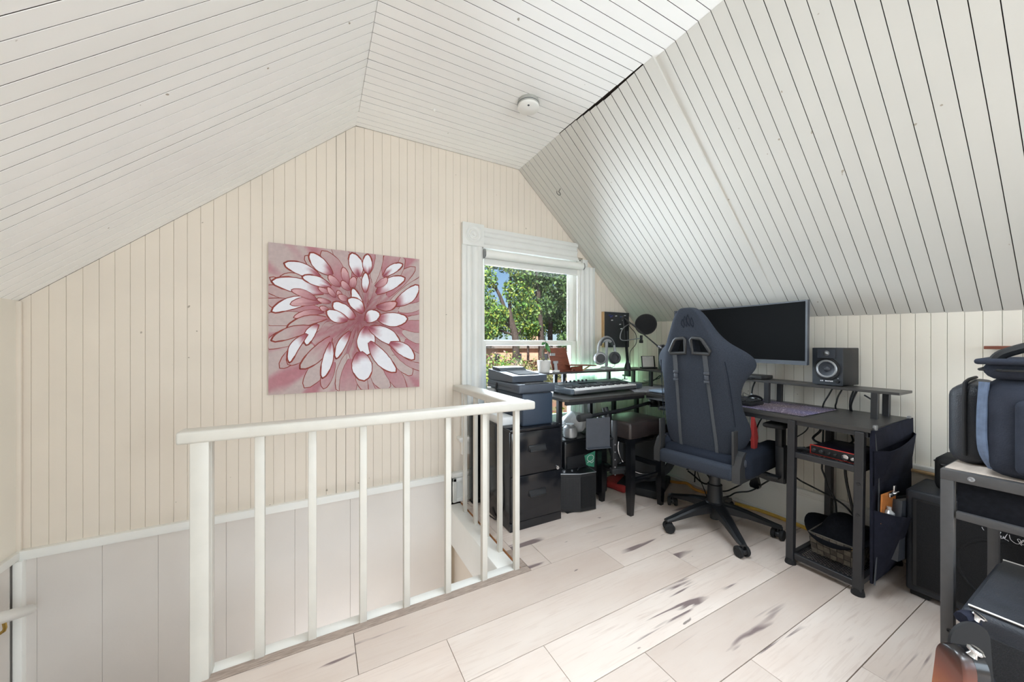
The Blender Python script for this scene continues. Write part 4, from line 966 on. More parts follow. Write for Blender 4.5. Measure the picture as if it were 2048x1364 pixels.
for k, (y, z, h) in enumerate(((.028, 1.222, .045), (.012, 1.228, .056), (-.006, 1.23, .062), (-.026, 1.224, .05))):
    lg.tube([fz(y-.010, z-.004, -.0005), fz(y+.004, z+h*.45, -.001), fz(y-.006, z+h, -.001)], .0016, 6, 5)
    lg.tube([fz(y-.010, z-.004, -.0005), fz(y-.014, z+h*.4, -.001), fz(y-.006, z+h, -.001)], .0013, 6, 5)
mk('embossed_emblem', lg, 'fabricd', back)

# ---------------------------------------------------------------- stool and what is on and around it
t = thing('padded_stool', 'black wooden stool with dark brown leather pad beside the gaming chair', 'stool', (1.95, 1.828, 0), R(3))
sp = B().box(-.188, .188, -.155, .155, .50, .606, .018, 4)
sp.v = [(x, y, z+(.012*max(0, 1-max(abs(x)/.188, abs(y)/.155)**2) if z > .58 else 0)) for x, y, z in sp.v]
mk('seat_pad', sp, 'leather', t, ang=60)
mk('pad_top', B().add([(x*.178, y*.146, .606+.010*(1-max(abs(x), abs(y))**2)) for y in (-1, -.5, 0, .5, 1) for x in (-1, -.5, 0, .5, 1)], [(r_*5+c_, r_*5+c_+1, r_*5+c_+6, r_*5+c_+5) for r_ in range(4) for c_ in range(4)]), 'leather', t, ang=60)
for sx_ in (-1, 1):
    for sy_ in (-1, 1):
        x, y = sx_*.155, sy_*.128; b = B()
        b.add([(x-.022, y-.022, .505), (x+.022, y-.022, .505), (x+.022, y+.022, .505), (x-.022, y+.022, .505), (x-.022, y-.022, .16), (x+.022, y-.022, .16), (x+.022, y+.022, .16), (x-.022, y+.022, .16), (x-.015, y-.015, 0), (x+.015, y-.015, 0), (x+.015, y+.015, 0), (x-.015, y+.015, 0)],
              [(0, 1, 2, 3), (11, 10, 9, 8)]+[(k+j, k+(j+1) % 4, k+4+(j+1) % 4, k+4+j) for k in (0, 4) for j in range(4)])
        mk('leg', b, 'blackgl', t, ang=20)
for s_ in (-1, 1):
    mk('stretcher', B().box(-.14, .14, s_*.128-.012, s_*.128+.012, .205, .235, .002), 'blackgl', t)
    mk('stretcher', B().box(s_*.155-.012, s_*.155+.012, -.115, .115, .255, .285, .002), 'blackgl', t)
mk('apron', B().box(-.155, .155, -.128, .128, .46, .505, .004), 'blackgl', t)
# boom microphone stand lying over the stool
t = thing('boom_stand', 'black boom stand folded flat across the back of the leather stool', 'microphone stand', (1.63, 1.845, .634))
mk('boom', B().tube([(-.12, -.02, .012), (.30, .02, .022), (.62, .04, .052)], .0125, 10), 'black', t)
mk('counterweight', B().lathe([(.012, -.055), (.024, -.05), (.026, .0), (.024, .05), (.012, .06)], (-.10, -.015, .012), (1, .1, .03), 18), 'plastic_g', t)
mk('clutch', B().cyl((.12, .0, -.02), (.12, .03, .05), .022, n=14).box(.10, .15, -.01, .04, -.05, .01, .006), 'black', t)
mk('folded_leg', B().tube([(.56, .04, .04), (.66, .0, .05), (.98, -.05, .055)], .011, 10), 'black', t)
mk('folded_leg', B().tube([(.56, .02, .03), (.66, -.03, .03), (.98, -.09, .03)], .011, 10), 'black', t)
mk('folded_leg', B().tube([(.58, .03, .06), (.68, .0, .08), (.98, -.05, .085)], .011, 10), 'black', t)
mk('joint', B().sphere((.60, .03, .06), .028, (1, 1, .9), 14, 10).cyl((.56, -.02, .09), (.56, -.05, .11), .012, n=12).cyl((.62, -.03, .0), (.62, .0, .1), .017, n=14), 'black', t)
# flat grey tray of a music stand standing on edge
t = thing('music_stand', 'flat slate grey music stand tray hanging in front of the stool', 'music stand', (1.595, 1.775, 0), R(-14))
mk('tray', B().box(-.083, .088, -.004, .004, .452, .645, .002, 1).box(-.083, .088, -.02, .004, .448, .453, .001, 1), 'bezel', t)
mk('tube', B().box(.115, .15, .01, .03, .27, .62, .003).tube([(.07, .005, .50), (.13, .02, .50)], .009, 8), 'black', t)
for k in range(5): mk('hole', B().lathe([(.005, 0), (.005, .002), (0, .002)], (.132, .0105, .26+.05*k), (0, -1, 0), 10), 'steel', t)
mk('clamp', B().box(.11, .23, .005, .045, .262, .30, .004), 'rubber', t)
# drum under the desk: seen as a dark disc with a bright rim
t = thing('hand_drum', 'dark drum with bright hoop standing on edge under the desk', 'drum', (2.26, 1.98, .0), R(28))
ax = Vector((-.9, -.42, .12)).normalized(); cc = Vector((-.02, 0, .31))
mk('shell', B().lathe([(.255, .0), (.262, -.02), (.25, -.16), (.20, -.28), (.0, -.28)], cc, ax, 40), 'black', t)
mk('head', B().lathe([(.205, .004), (.16, -.02), (.07, -.035), (0, -.037)], cc, ax, 40, cap=False), 'rubber', t)
mk('hoop', B().lathe([(.188, .0), (.192, .006), (.197, .006), (.201, .0)], cc, ax, 44, cap=False), 'chrome', t)
mk('foot', B().box(-.2, .2, -.16, .16, 0, .06, .01), 'rubber', t)
t = thing('red_pouch', 'red cloth pouch on the floor under the drum', 'pouch', (2.16, 2.10, 0), R(10))
mk('pouch', B().box(-.17, .17, -.12, .10, 0, .055, .02, 3), 'red', t)
# subwoofer-like black box with a green card, under the window wing
t = thing('bass_cabinet', 'large glossy black cabinet with a green card under the window wing', 'speaker', (1.70, 2.14, 0), R(0))
mk('cabinet', B().box(-.205, .20, -.14, .20, .02, .45, .02, 3), 'blackgl', t)
mk('grille', B().box(-.185, .18, -.147, -.138, .04, .34, .004), 'grille', t)
mk('card', B().prism([(-.015, .255), (.055, .235), (.065, .35), (-.035, .33)], lambda a, b, d: (a, d, b), -.1495, -.1475), 'green', t)
mk('card_motif', B().tube([(.02+.03*math.cos(R(a)), -.1505, .305+.022*math.sin(R(a))) for a in range(0, 370, 20)], .0016, 5).tube([(-.01, -.1505, .275), (.01, -.1505, .282), (.03, -.1505, .27), (.05, -.1505, .282)], .0016, 5, 4), 'paper', t)
for x in (-.16, .16): mk('foot', B().box(x-.03, x+.03, -.12, .17, 0, .022, .004), 'rubber', t)
# faceted heater
t = thing('fan_heater', 'small black two-faced heater with perforated grille beside the filing cabinet', 'heater', (1.548, 1.905, 0))
poly = [(-.135, .035), (-.012, -.03), (.108, -.045), (.125, .05), (.09, .12), (-.10, .12)]
mk('body', B().prism(poly, lambda a, b, d: (a, b, d), .006, .258), 'black', t, ang=20)
mk('top_edge', B().tube([(x, y, .258) for x, y in poly[:3]], .0035, 8).tube([(x, y, .258) for x, y in poly[2:]+poly[:1]], .0035, 8), 'steel', t)
def grid_face(p, q, z0, z1, nx, nz_):
    b = B(); p, q = Vector((*p, 0)), Vector((*q, 0)); d = (q-p); nn = Vector((d.y, -d.x, 0)).normalized()
    for i in range(nx+1):
        c = p.lerp(q, .06+.88*i/nx)+nn*.003; b.bar(c+Vector((0, 0, z0)), c+Vector((0, 0, z1)), .0022, .004, tuple(nn))
    for j in range(nz_+1):
        z = z0+(z1-z0)*j/nz_; b.bar(p.lerp(q, .06)+nn*.003+Vector((0, 0, z)), p.lerp(q, .94)+nn*.003+Vector((0, 0, z)), .0022, .004)
    return b
mk('grille', grid_face(poly[0], poly[1], .03, .235, 14, 26), 'blackfr', t, kind='stuff', smooth=False)
mk('grille', grid_face(poly[1], poly[2], .03, .235, 12, 26), 'rubber', t, kind='stuff', smooth=False)
mk('handle', B().tube([(.0, .02, .262), (.03, .03, .278), (.09, .035, .278), (.11, .03, .262)], .006, 8, 4), 'black', t)
mk('dial', B().lathe([(.014, 0), (.012, .012), (0, .013)], (-.09, .05, .259), n=16).lathe([(.008, 0), (.007, .01), (0, .011)], (-.03, .04, .259), n=14), 'steel', t)
mk('foot', B().box(-.10, .10, .0, .10, 0, .008), 'rubber', t)
# white cables, bag and cup under the window
t = thing('plastic_bag', 'crumpled white plastic bag on top of the glossy black cabinet', 'bag', (1.74, 2.20, .45))
pg = B().sphere((0, 0, .075), .12, (1.0, .75, .62), 26, 16)
pg.v = [(x+.03*mnoise.noise(Vector((x*16, y*16, z*16+3))), y+.03*mnoise.noise(Vector((x*16+9, y*16, z*16))), max(.001, z+.03*mnoise.noise(Vector((x*16, y*16+5, z*16))))) for x, y, z in pg.v]
mk('bag', pg, 'bag_white', t, ang=25)
t = thing('cable_coil', 'coil of white cable on the glossy black cabinet', 'cable', (1.585, 2.19, .45))
cb_ = B()
for k in range(7): cb_.tube([((.075-.004*k)*math.cos(R(a)), (.05)*math.sin(R(a)), .012+.010*k+.012*math.sin(R(a*2+40*k))) for a in range(0, 361, 20)], .0034, 6)
mk('coil', cb_, 'cablew', t)
t = thing('glass_jar', 'round pale jar between the cable coil and the plastic bag', 'jar', (1.60, 2.07, .45))
mk('body', B().lathe([(.036, 0), (.048, .01), (.052, .04), (.046, .075), (.03, .088), (.03, .1), (.026, .1)], n=28), 'silver', t)
t = thing('led_strip', 'green glowing light strip on the back edge of the desktop', 'light strip', (1.75, 2.419, .74))
ledm = mat('led_glow', S(150, 240, 200), .5, emit=(S(175, 245, 212), 120), nz=(5, .02))
mk('tape', B().box(-.25, .85, .0, .003, 0, .012), 'black', t)
mk('diodes', B().box(-.25, .85, .003, .005, .001, .011), ledm, t)

t = thing('led_strip', 'green glowing light strip on the back edge of the raised shelf', 'light strip', (1.75, 2.398, .886))
mk('tape', B().box(.0, .85, .0, .003, 0, .010), 'black', t)
mk('diodes', B().box(.0, .85, .003, .005, .001, .008), ledm, t)
# filing cabinet, printer and the things behind
t = thing('filing_cabinet', 'black enamel two-drawer filing cabinet by the balustrade', 'filing cabinet', (1.187, 1.871, 0))
FWd = .187
mk('body', B().box(-FWd, FWd, .012, .45, 0, .60, .004), 'cabinet', t)
mk('top', B().box(-FWd-.002, FWd+.002, -.004, .455, .595, .612, .004), 'cabinet', t)
mk('plinth', B().box(-FWd, FWd, .0, .02, 0, .05, .002), 'cabinet', t)
for z0, z1 in ((.055, .325), (.330, .592)):
    d = mk('drawer', B().box(-FWd+.006, FWd-.006, -.006, .014, z0, z1, .004), 'cabinet', t)
    zc = z0+.155
    mk('handle', B().box(-.062, .062, -.0105, -.005, zc-.018, zc+.020, .003).box(-.058, .058, -.026, -.006, zc-.018, zc-.008, .003).prism([(-.0065, zc+.018), (-.026, zc-.012), (-.022, zc-.014), (-.0065, zc+.012)], lambda a, b, d: (d, a, b), -.058, .058), 'black', d)
mk('lock', B().lathe([(.0125, 0), (.0125, .004), (.008, .005), (.006, .002), (0, .002)], (.155, -.006, .338), (0, -1, 0), 22), 'chrome', t)
t = thing('printer', 'tall dark blue-grey office printer standing on the filing cabinet', 'printer', (1.215, 1.90, .612))
mk('base', B().box(-.110, .118, .004, .44, 0, .205, .012, 3), 'printerd', t)
mk('scanner_bed', B().box(-.138, .136, .0, .47, .205, .262, .014, 3), 'printer', t)
mk('bed_seam', B().box(-.139, -.137, .1, .47, .232, .235).box(-.1, .1, -.001, .001, .2035, .2065), 'black', t)
mk('output_tray', B().box(-.085, .095, .012, .12, .258, .266, .004), 'rubber', t)
mk('feeder_neck', B().box(-.06, .12, .11, .44, .255, .30, .01), 'printerd', t)
fe = B().prism([(.10, .268), (.47, .262), (.47, .335), (.10, .308)], lambda a, b, d: (d, a, b), -.128, .135)
mk('document_feeder', fe, 'printer', t, ang=20)
mk('feeder_well', B().prism([(.14, .3125), (.33, .3265), (.33, .3285), (.14, .3145)], lambda a, b, d: (d, a, b), -.06, .10), 'rubber', t)
mk('feeder_lid', B().prism([(.32, .322), (.46, .334), (.46, .352), (.36, .346)], lambda a, b, d: (d, a, b), -.10, .11), 'printer', t, ang=20)
mk('side_cable', B().tube([(-.141, .30, .248), (-.143, .305, .236), (-.142, .31, .205), (-.12, .315, .16)], .006, 8, 4), 'cable', t)
mk('rear_tray', B().box(-.14, .10, .36, .48, .178, .203, .004), 'silver', t)
t = thing('white_box', 'flat white carton between the filing cabinet and the printer overhang', 'box', (1.045, 2.06, .612))
mk('carton', B().box(-.035, .055, -.06, .26, 0, .05, .002), 'paper', t)
t = thing('equipment_case', 'upright black case with a knob standing behind the filing cabinet', 'case', (1.045, 2.375, 0))
mk('shell', B().box(-.10, .13, -.045, .03, .012, .66, .02, 3), 'cabinet', t)
mk('knob', B().cyl((-.06, -.02, .655), (-.06, -.02, .685), .013, n=14).sphere((-.06, -.02, .695), .02, (1, 1, .8), 14, 8), 'black', t)
mk('pole', B().cyl((-.075, -.056, .2), (-.06, -.052, .66), .008, n=10), 'blackgl', t)
mk('foot', B().box(-.095, .12, -.04, .025, 0, .016, .003), 'rubber', t)
t = thing('hanging_cable', 'thin black cord hanging down the left side of the filing cabinet', 'cable', (.993, 2.0, 0))
mk('cord', B().tube([(.0, .06, .62), (-.006, .03, .50), (-.006, -.02, .32), (-.006, -.035, .16), (-.006, .0, .05), (-.004, .06, .006), (-.02, .2, .005)], .004, 6, 6), 'cable', t)

# ---------------------------------------------------------------- racks under the desk end
t = thing('audio_interface', 'red and navy audio interface box on the upper mesh rack', 'audio interface', (2.19, .775, dz(.775, .566)), rot=(tilt, 0, R(-5)))
mk('case', B().box(-.0, .21, -.095, .095, .004, .046, .003), mat('navy_metal', S(44, 46, 70), .4, nz=(30, .1)), t)
mk('front_panel', B().box(-.006, .0, -.098, .098, .002, .049, .002), 'redp', t)
mk('front_face', B().box(-.0075, -.005, -.092, .092, .006, .045), 'black', t)
for y, r_ in ((.075, .0095), (.045, .0095), (.012, .006), (-.012, .006), (-.05, .0145), (-.078, .009)):
    mk('knob', B().lathe([(r_, 0), (r_*.92, .012), (r_*.7, .014), (0, .0142)], (-.007, y, .025), (-1, 0, 0), 20), 'chrome' if y < -.03 else 'plastic_g', t)
for x in (.03, .18):
    for y in (-.08, .08): mk('foot', B().cyl((x, y, 0), (x, y, .005), .008, n=10), 'rubber', t)
t = thing('cable_strap', 'curled black strap lying at the left of the red audio interface', 'strap', (2.175, .90, dz(.90, .566)))
mk('strap', B().tube([(.03, -.03, .012), (.0, .0, .022), (-.005, .03, .012), (.03, .04, .006), (.06, .01, .012)], .007, 8, 5), 'rubber', t)
bk = thing('woven_basket', 'grey woven strap basket on the lower mesh rack', 'basket', (2.395, .80, dz(.80, .050)), rot=(tilt, 0, R(2)))
def bz(x, y, z): k = 1+.10*z/.105; return (x*k, y*k, z)
HX, HY, BH = .150, .088, .105
li = B()
li.add([bz(-HX+.004, -HY+.004, .004), bz(HX-.004, -HY+.004, .004), bz(HX-.004, HY-.004, .004), bz(-HX+.004, HY-.004, .004), bz(-HX+.006, -HY+.006, BH), bz(HX-.006, -HY+.006, BH), bz(HX-.006, HY-.006, BH), bz(-HX+.006, HY-.006, BH)], [(3, 2, 1, 0), (0, 1, 5, 4), (1, 2, 6, 5), (2, 3, 7, 6), (3, 0, 4, 7)])
mk('lining', li, 'rubber', bk, smooth=False)
def weave(p, q, n, rows, out):
    p, q = Vector(p), Vector(q)
    for r_ in range(rows):
        for c_ in range(n):
            o = .0028 if (r_+c_) % 2 else .0008
            a = p.lerp(q, (c_+.03)/n); b_ = p.lerp(q, (c_+.97)/n); z0 = BH*(r_+.03)/rows; z1 = BH*(r_+.97)/rows
            vs = []
            for P_, z in ((a, z0), (b_, z0), (b_, z1), (a, z1)):
                x, y, zz = bz(P_.x, P_.y, z); vs.append(Vector((x, y, zz)))
            O_ = Vector(out)
            m_ = (vs[0]+vs[1]+vs[2]+vs[3])/4+O_*(o+.0022)
            b = B().add([tuple(v+O_*o) for v in vs]+[tuple(v.lerp(m_, .18)+O_*(o*.6+.0006)) for v in vs], [(4, 5, 6, 7)]+[(k, (k+1) % 4, 4+(k+1) % 4, 4+k) for k in range(4)])
            mk('strip', b, 'wovenl' if (r_*3+c_*2) % 5 < 3 else 'wovend', bk, smooth=False)
weave((-HX, HY, 0), (-HX, -HY, 0), 7, 4, (-1, 0, 0)); weave((-HX, -HY, 0), (HX, -HY, 0), 12, 4, (0, -1, 0)); weave((HX, HY, 0), (-HX, HY, 0), 12, 4, (0, 1, 0))
mk('rim', B().tube([bz(-HX, HY, BH), bz(-HX, -HY, BH), bz(HX, -HY, BH), bz(HX, HY, BH), bz(-HX, HY, BH)], .0035, 6), 'wovend', bk)
mk('stud', B().lathe([(.006, 0), (.006, .002), (.003, .003), (0, .003)], (-HX*1.1-.004, -.074, BH-.008), (-1, 0, 0), 14), 'gold', bk)
t = thing('felt_hat', 'black felt hat lying in the woven basket', 'hat', (2.375, .80, dz(.80, .135)), R(0))
ht = B(); nr, na = 10, 40
for i in range(nr+1):
    for j in range(na):
        a = 2*math.pi*j/na; r_ = .19*i/nr; x, y = r_*math.cos(a)*1.0, r_*math.sin(a)*.80
        z = .105*max(0, 1-(r_/.105)**2)**.6 if r_ < .105 else 0
        z += .045*(abs(math.sin(a))**2)*(r_/.19)**3-.012*(abs(math.cos(a)))*(r_/.19)**2
        ht.v.append((x, y, z+.012))
for i in range(nr):
    for j in range(na): ht.f.append((i*na+j, i*na+(j+1) % na, (i+1)*na+(j+1) % na, (i+1)*na+j))
o_ = len(ht.v); ht.v += [(x, y, z-.003) for x, y, z in ht.v]; ht.f += [tuple(q+o_ for q in f)[::-1] for f in ht.f]
mk('crown', ht, 'felt', t, ang=80)
# fabric organiser hanging from the desk end
og = thing('hanging_organizer', 'navy fabric pocket organizer hanging from the end of the desk', 'organizer', (2.135, .628, 0))
mk('back_panel', B().box(0, .495, -.006, .004, .07, .742, .002), 'navy', og)
mk('flap', B().prism([(.0, .742), (.485, .755), (.49, .66), (.0, .655)], lambda a, b, d: (a, d, b), -.014, -.004), 'navy', og)
def pocket(z0, z1, bulge, skew, ztop):
    b = B(); n = 12
    for j in range(7):
        for i in range(n+1):
            u = i/n; v = j/6; z = z0+(z1-z0)*v+skew*u*v
            d = bulge*(1-.55*u)*(math.sin(math.pi*min(1, max(0, u)))**.22 if 0 < u < 1 else 0)*(v**.8)+.004
            b.v.append((.004+u*.487, -d-.006, z))
    for j in range(6):
        for i in range(n): b.f.append((j*(n+1)+i, j*(n+1)+i+1, (j+1)*(n+1)+i+1, (j+1)*(n+1)+i))
    o = len(b.v); b.v += [(x, y+.004, z) for x, y, z in b.v]; b.f += [tuple(q+o for q in f)[::-1] for f in b.f]
    for i in range(n): b.f.append((6*(n+1)+i, 6*(n+1)+i+1, o+6*(n+1)+i+1, o+6*(n+1)+i))
    return b
mk('pocket', pocket(.50, .655, .06, .03, 0), 'navy', og, ang=70)
mk('pocket', pocket(.085, .395, .088, -.12, 0), 'navy', og, ang=70)
mk('binding', B().tube([(.004, -.012, .73), (.02, -.016, .6), (.035, -.016, .45), (.02, -.015, .25), (.0, -.012, .07)], .003, 6, 5), 'strap', og)
for x in (.03, .46): mk('hook_tab', B().box(x-.012, x+.012, -.012, .0, .735, .765, .003), 'steel', og)
t = thing('clipboard', 'orange-brown clipboard sticking out of the organizer pocket', 'clipboard', (2.205, .606, .13), rot=(R(1), R(3), 0))
mk('board', B().box(-.065, .10, -.003, .003, .205, .335, .003), 'orange', t)
mk('clip', B().box(.0, .075, -.012, -.002, .315, .333, .003).tube([(.01, -.01, .325), (.02, -.022, .338), (.055, -.022, .338), (.065, -.01, .325)], .003, 8, 4).box(.03, .05, -.016, -.006, .33, .365, .002), 'chrome', t)
t = thing('ring_binder', 'dark clear-covered binder leaning in the organizer pocket', 'binder', (2.335, .602, .15), rot=(R(1), R(9), 0))
mk('cover', B().box(-.09, .13, -.03, -.026, 0, .265, .002).box(-.09, .13, .012, .016, 0, .265, .002).box(-.094, -.09, -.03, .016, 0, .265, .002), 'bezel', t)
mk('pages', B().box(-.085, .12, -.024, .010, .004, .254), 'silver', t)
t = thing('glass_bottle', 'small clear bottle tucked beside the clipboard', 'bottle', (2.20, .588, .335))
mk('body', B().lathe([(.016, 0), (.018, .004), (.018, .05), (.008, .062), (.008, .075), (.0, .075)], n=20), 'silver', t)

# ---------------------------------------------------------------- right side: cabinet, table, bags, amplifier, guitar
t = thing('guitar_cabinet', 'tall black guitar speaker cabinet with white signature against the right wall', 'speaker', (2.325, .29, 0))
mk('shell', B().box(0, .27, -.31, .28, .025, .475, .012, 3), 'tolex', t)
mk('grille_frame', B().box(-.004, .004, -.285, .26, .05, .442, .004).box(-.006, -.002, -.278, -.268, .058, .434).box(-.006, -.002, .244, .254, .058, .434), 'black', t)
mk('grille', B().box(-.006, .0, -.27, .246, .06, .432, .002), 'grille', t)
mk('speaker_ring', B().lathe([(.135, .0045), (.132, .0075), (.127, .0075), (.124, .0045)], (-.002, .0, .235), (-1, 0, 0), 44, cap=False), 'grille', t)
SG = [[(.327, .371), (.324, .371), (.316, .393), (.312, .397), (.315, .388), (.322, .379), (.326, .381)], [(.313, .384), (.317, .382), (.319, .373), (.316, .373), (.313, .383), (.312, .374)], [(.311, .383), (.312, .374), (.308, .375), (.306, .384), (.306, .375)], [(.305, .376), (.297, .397), (.303, .376), (.298, .373), (.294, .37)],
      [(.293, .396), (.290, .379), (.280, .370), (.272, .371), (.268, .381), (.270, .389), (.275, .387), (.272, .379), (.268, .371), (.265, .368)], [(.267, .377), (.263, .383), (.261, .39), (.265, .386), (.266, .374), (.261, .373), (.256, .378), (.252, .386), (.255, .387), (.256, .374), (.250, .373)], [(.246, .382), (.250, .382), (.251, .374), (.246, .376), (.244, .397), (.243, .373)],
      [(.225, .395), (.231, .396), (.229, .387), (.224, .381), (.229, .374), (.235, .376)], [(.219, .375), (.219, .384), (.215, .376), (.214, .384), (.210, .375)], [(.206, .384), (.206, .374)], [(.200, .397), (.201, .374), (.195, .375)], [(.205, .387), (.195, .387)], [(.19, .398), (.191, .373), (.187, .383), (.184, .373), (.17, .376)], [(.357, .397), (.355, .391), (.352, .386)]]
sg = B()
for s_ in SG: sg.tube([(-.008, y-.29, z) for y, z in s_], .0009, 5, 4)
mk('signature', sg, 'pinw', t)
for y in (-.25, .24): mk('foot', B().box(.02, .25, y-.03, y+.03, 0, .027, .004), 'rubber', t)
mk('corner_protector', B().lathe([(.022, 0), (.02, .006), (0, .01)], (.003, -.06, .062), (-1, 0, 0), 14), 'silver', t)
t = thing('small_black_bag', 'small black zip bag on top of the guitar cabinet by the wall', 'bag', (2.48, .43, .475))
mk('body', B().box(-.075, .10, -.22, .075, 0, .155, .03, 3), 'rubber', t)
mk('zip', B().tube([(-.076, -.2, .12), (-.078, .05, .12), (-.04, .077, .125), (.08, .077, .125)], .003, 6), 'blackfr', t)
# table with grey steel frame
tb = thing('side_table', 'grey oak topped side table with dark grey steel frame at the right', 'table', (1.63, .3275, 0))
TX, TY = .60, -1.35
mk('tabletop', B().box(.024, TX-.02, TY+.02, -.004, .736, .754, .002), 'tablewood', tb)
mk('frame_rail', B().box(0, .026, TY, 0, .722, .752, .002).box(.026, TX-.026, -.026, 0, .722, .752, .002).box(TX-.026, TX, TY, 0, .722, .752, .002), 'tframe', tb)
for x in (0, TX-.026):
    for y in (-.026, TY): mk('leg', B().box(x, x+.026, y, y+.026, 0, .7225, .002), 'tframe', tb)
mk('cross_rail', B().box(0, .026, TY, -.03, .614, .636, .002).box(TX-.026, TX, TY, -.03, .614, .636, .002), 'tframe', tb)
mk('drawer_front', B().box(.014, .02, TY+.03, -.03, .636, .722), 'felt', tb)
mk('bolt', B().lathe([(.007, 0), (.007, .002), (.004, .003), (0, .001)], (0, -.058, .738), (-1, 0, 0), 14), 'steel', tb)
mk('bolt', B().lathe([(.006, 0), (.006, .002), (.004, .003), (0, .001)], (0, -.018, .28), (-1, 0, 0), 14), 'blackgl', tb)
# navy soft cooler bag
t = thing('soft_bag', 'navy soft zip bag with black carry handle standing on the side table', 'bag', (1.815, .03, .754), R(4))
bg_ = B().box(-.17, .17, -.24, .24, 0, .275, .055, 5)
bg_.v = [(x+.008*mnoise.noise(Vector((y*9, z*9, 2))), y+.006*mnoise.noise(Vector((x*9, z*9, 7))), z) for x, y, z in bg_.v]
mk('body', bg_, 'navyb', t, ang=60)
mk('lid', B().box(-.165, .165, -.235, .235, .27, .325, .03, 4).box(-.178, .178, -.247, .247, .312, .328, .007, 3), 'navyb', t, ang=60)
mk('piping', B().tube([(-.15, .231, .262), (-.152, .235, .16), (-.15, .233, .07), (-.13, .218, .022)], .010, 10, 5), 'bluetrim', t)
mk('front_pocket', B().box(-.187, -.15, -.19, .18, .02, .22, .018, 4), 'navyb', t, ang=60)
mk('handle', B().tube([(-.12, .215, .322), (-.12, .195, .345), (-.12, .12, .372), (-.12, -.02, .378), (-.12, -.15, .36), (-.12, -.2, .33)], .013, 8, 6), 'black', t)
mk('lid_zip', B().tube([(-.17, -.23, .297), (-.168, .2, .297), (-.14, .24, .297), (.15, .24, .297)], .004, 6), 'black', t)
t = thing('black_case', 'black padded case with rounded corners behind the navy bag', 'case', (1.93, .266, .754), R(5))
mk('shell', B().box(-.19, .19, .0, .085, 0, .245, .038, 5), 'tolex', t, ang=60)
mk('zip', B().tube([(-.195, .05, .03), (-.193, .05, .22), (-.15, .05, .253), (.1, .05, .253)], .005, 8, 4), 'rubber', t)
t = thing('wall_ledge', 'thin reddish wooden ledge fixed to the right wall', 'ledge', (XR, .383, 1.102))
mk('board', B().box(-.14, 0, -.6, 0, 0, .014, .002), 'mahog', t)
mk('bracket', B().box(-.1, 0, -.4, -.38, -.08, 0, .002), 'mahog', t)
# combo amplifier in the foreground
t = thing('guitar_amplifier', 'black textured guitar amplifier with pale piping in front of the side table', 'amplifier', (1.395, .249, 0))
mk('shell', B().box(0, .40, -.56, 0, .02, .476, .018, 3), 'tolex', t)
mk('top_pad', B().box(.012, .392, -.55, -.012, .47, .482, .004), 'tolex', t)
mk('piping', B().tube([(.011, -.012, .4815), (.011, -.55, .4815)], .0022, 8).tube([(.393, -.012, .4815), (.393, -.55, .4815)], .0022, 8), 'pearl', t)
mk('side_handle', B().box(.02, .045, -.30, -.17, .36, .40, .006).xf(Matrix.Translation((-.03, 0, 0))), 'rubber', t)
mk('front_panel', B().box(-.003, .003, -.53, -.03, .05, .43, .003), 'grille', t)
mk('badge', B().lathe([(.014, 0), (.012, .003), (0, .003)], (.27, -.165, .482), (0, 0, 1), 20), mat('copper_badge', S(206, 120, 96), .3, .6, nz=(20, .1)), t)
mk('label_sheet', B().box(.36, .39, -.30, -.12, .4825, .484), 'paper', t)
for y in (-.5, -.06): mk('foot', B().cyl((.06, y, 0), (.06, y, .022), .02, n=12).cyl((.34, y, 0), (.34, y, .022), .02, n=12), 'rubber', t)
# guitar body end with strap
burst = bpy.data.materials.new('sunburst_lacquer'); burst.use_nodes = True
_t = burst.node_tree; _n = _t.nodes; _b = _n['Principled BSDF']; _b.inputs['Roughness'].default_value = .33; _b.inputs['Coat Weight'].default_value = .15
_tc = _n.new('ShaderNodeTexCoord'); _sx = _n.new('ShaderNodeSeparateXYZ'); _r = _n.new('ShaderNodeValToRGB'); _nz = _n.new('ShaderNodeTexNoise'); _nz.inputs['Scale'].default_value = 40
_ma = _n.new('ShaderNodeMath'); _ma.operation = 'MULTIPLY_ADD'; _ma.inputs[1].default_value = .008; _t.links.new(_nz.outputs['Fac'], _ma.inputs[0])
_t.links.new(_tc.outputs['Object'], _sx.inputs[0]); _t.links.new(_sx.outputs['Z'], _ma.inputs[2]); _mr = _n.new('ShaderNodeMapRange'); _mr.inputs['From Min'].default_value = -.13; _mr.inputs['From Max'].default_value = .008
_t.links.new(_ma.outputs[0], _mr.inputs[0]); _t.links.new(_mr.outputs[0], _r.inputs[0]); _t.links.new(_r.outputs[0], _b.inputs['Base Color'])
_r.color_ramp.elements[0].color = S(168, 96, 44); _r.color_ramp.elements[1].color = S(22, 18, 18); _r.color_ramp.elements[1].position = .95
_e = _r.color_ramp.elements.new(.55); _e.color = S(110, 52, 34)
t = thing('electric_guitar', 'sunburst electric guitar body in the bottom right corner, rounded horn up', 'guitar', (1.176, .206, .490), rot=(0, R(2), R(-40)))
gb = B()
poly = [(.031*math.copysign(abs(math.cos(R(a)))**.8, math.cos(R(a))), -.042+.042*math.sin(R(a))**.85 if 0 < a < 180 else -.042) for a in range(0, 181, 9)]
poly = [(.10, -.49), (.058, -.28), (.038, -.13), (.034, -.08)]+poly+[(-.034, -.08), (-.038, -.13), (-.058, -.28), (-.10, -.49)]
kk = len(poly)
rings = [(-.022, .93), (-.020, .965), (-.014, .99), (-.006, 1), (.012, 1), (.019, .985), (.022, .955)]
for d, s_ in rings: gb.v += [(d, a*s_, -.06+(b+.06)*s_) for a, b in poly]
for r_ in range(len(rings)-1):
    for j in range(kk): gb.f.append((r_*kk+j, r_*kk+(j+1) % kk, (r_+1)*kk+(j+1) % kk, (r_+1)*kk+j))
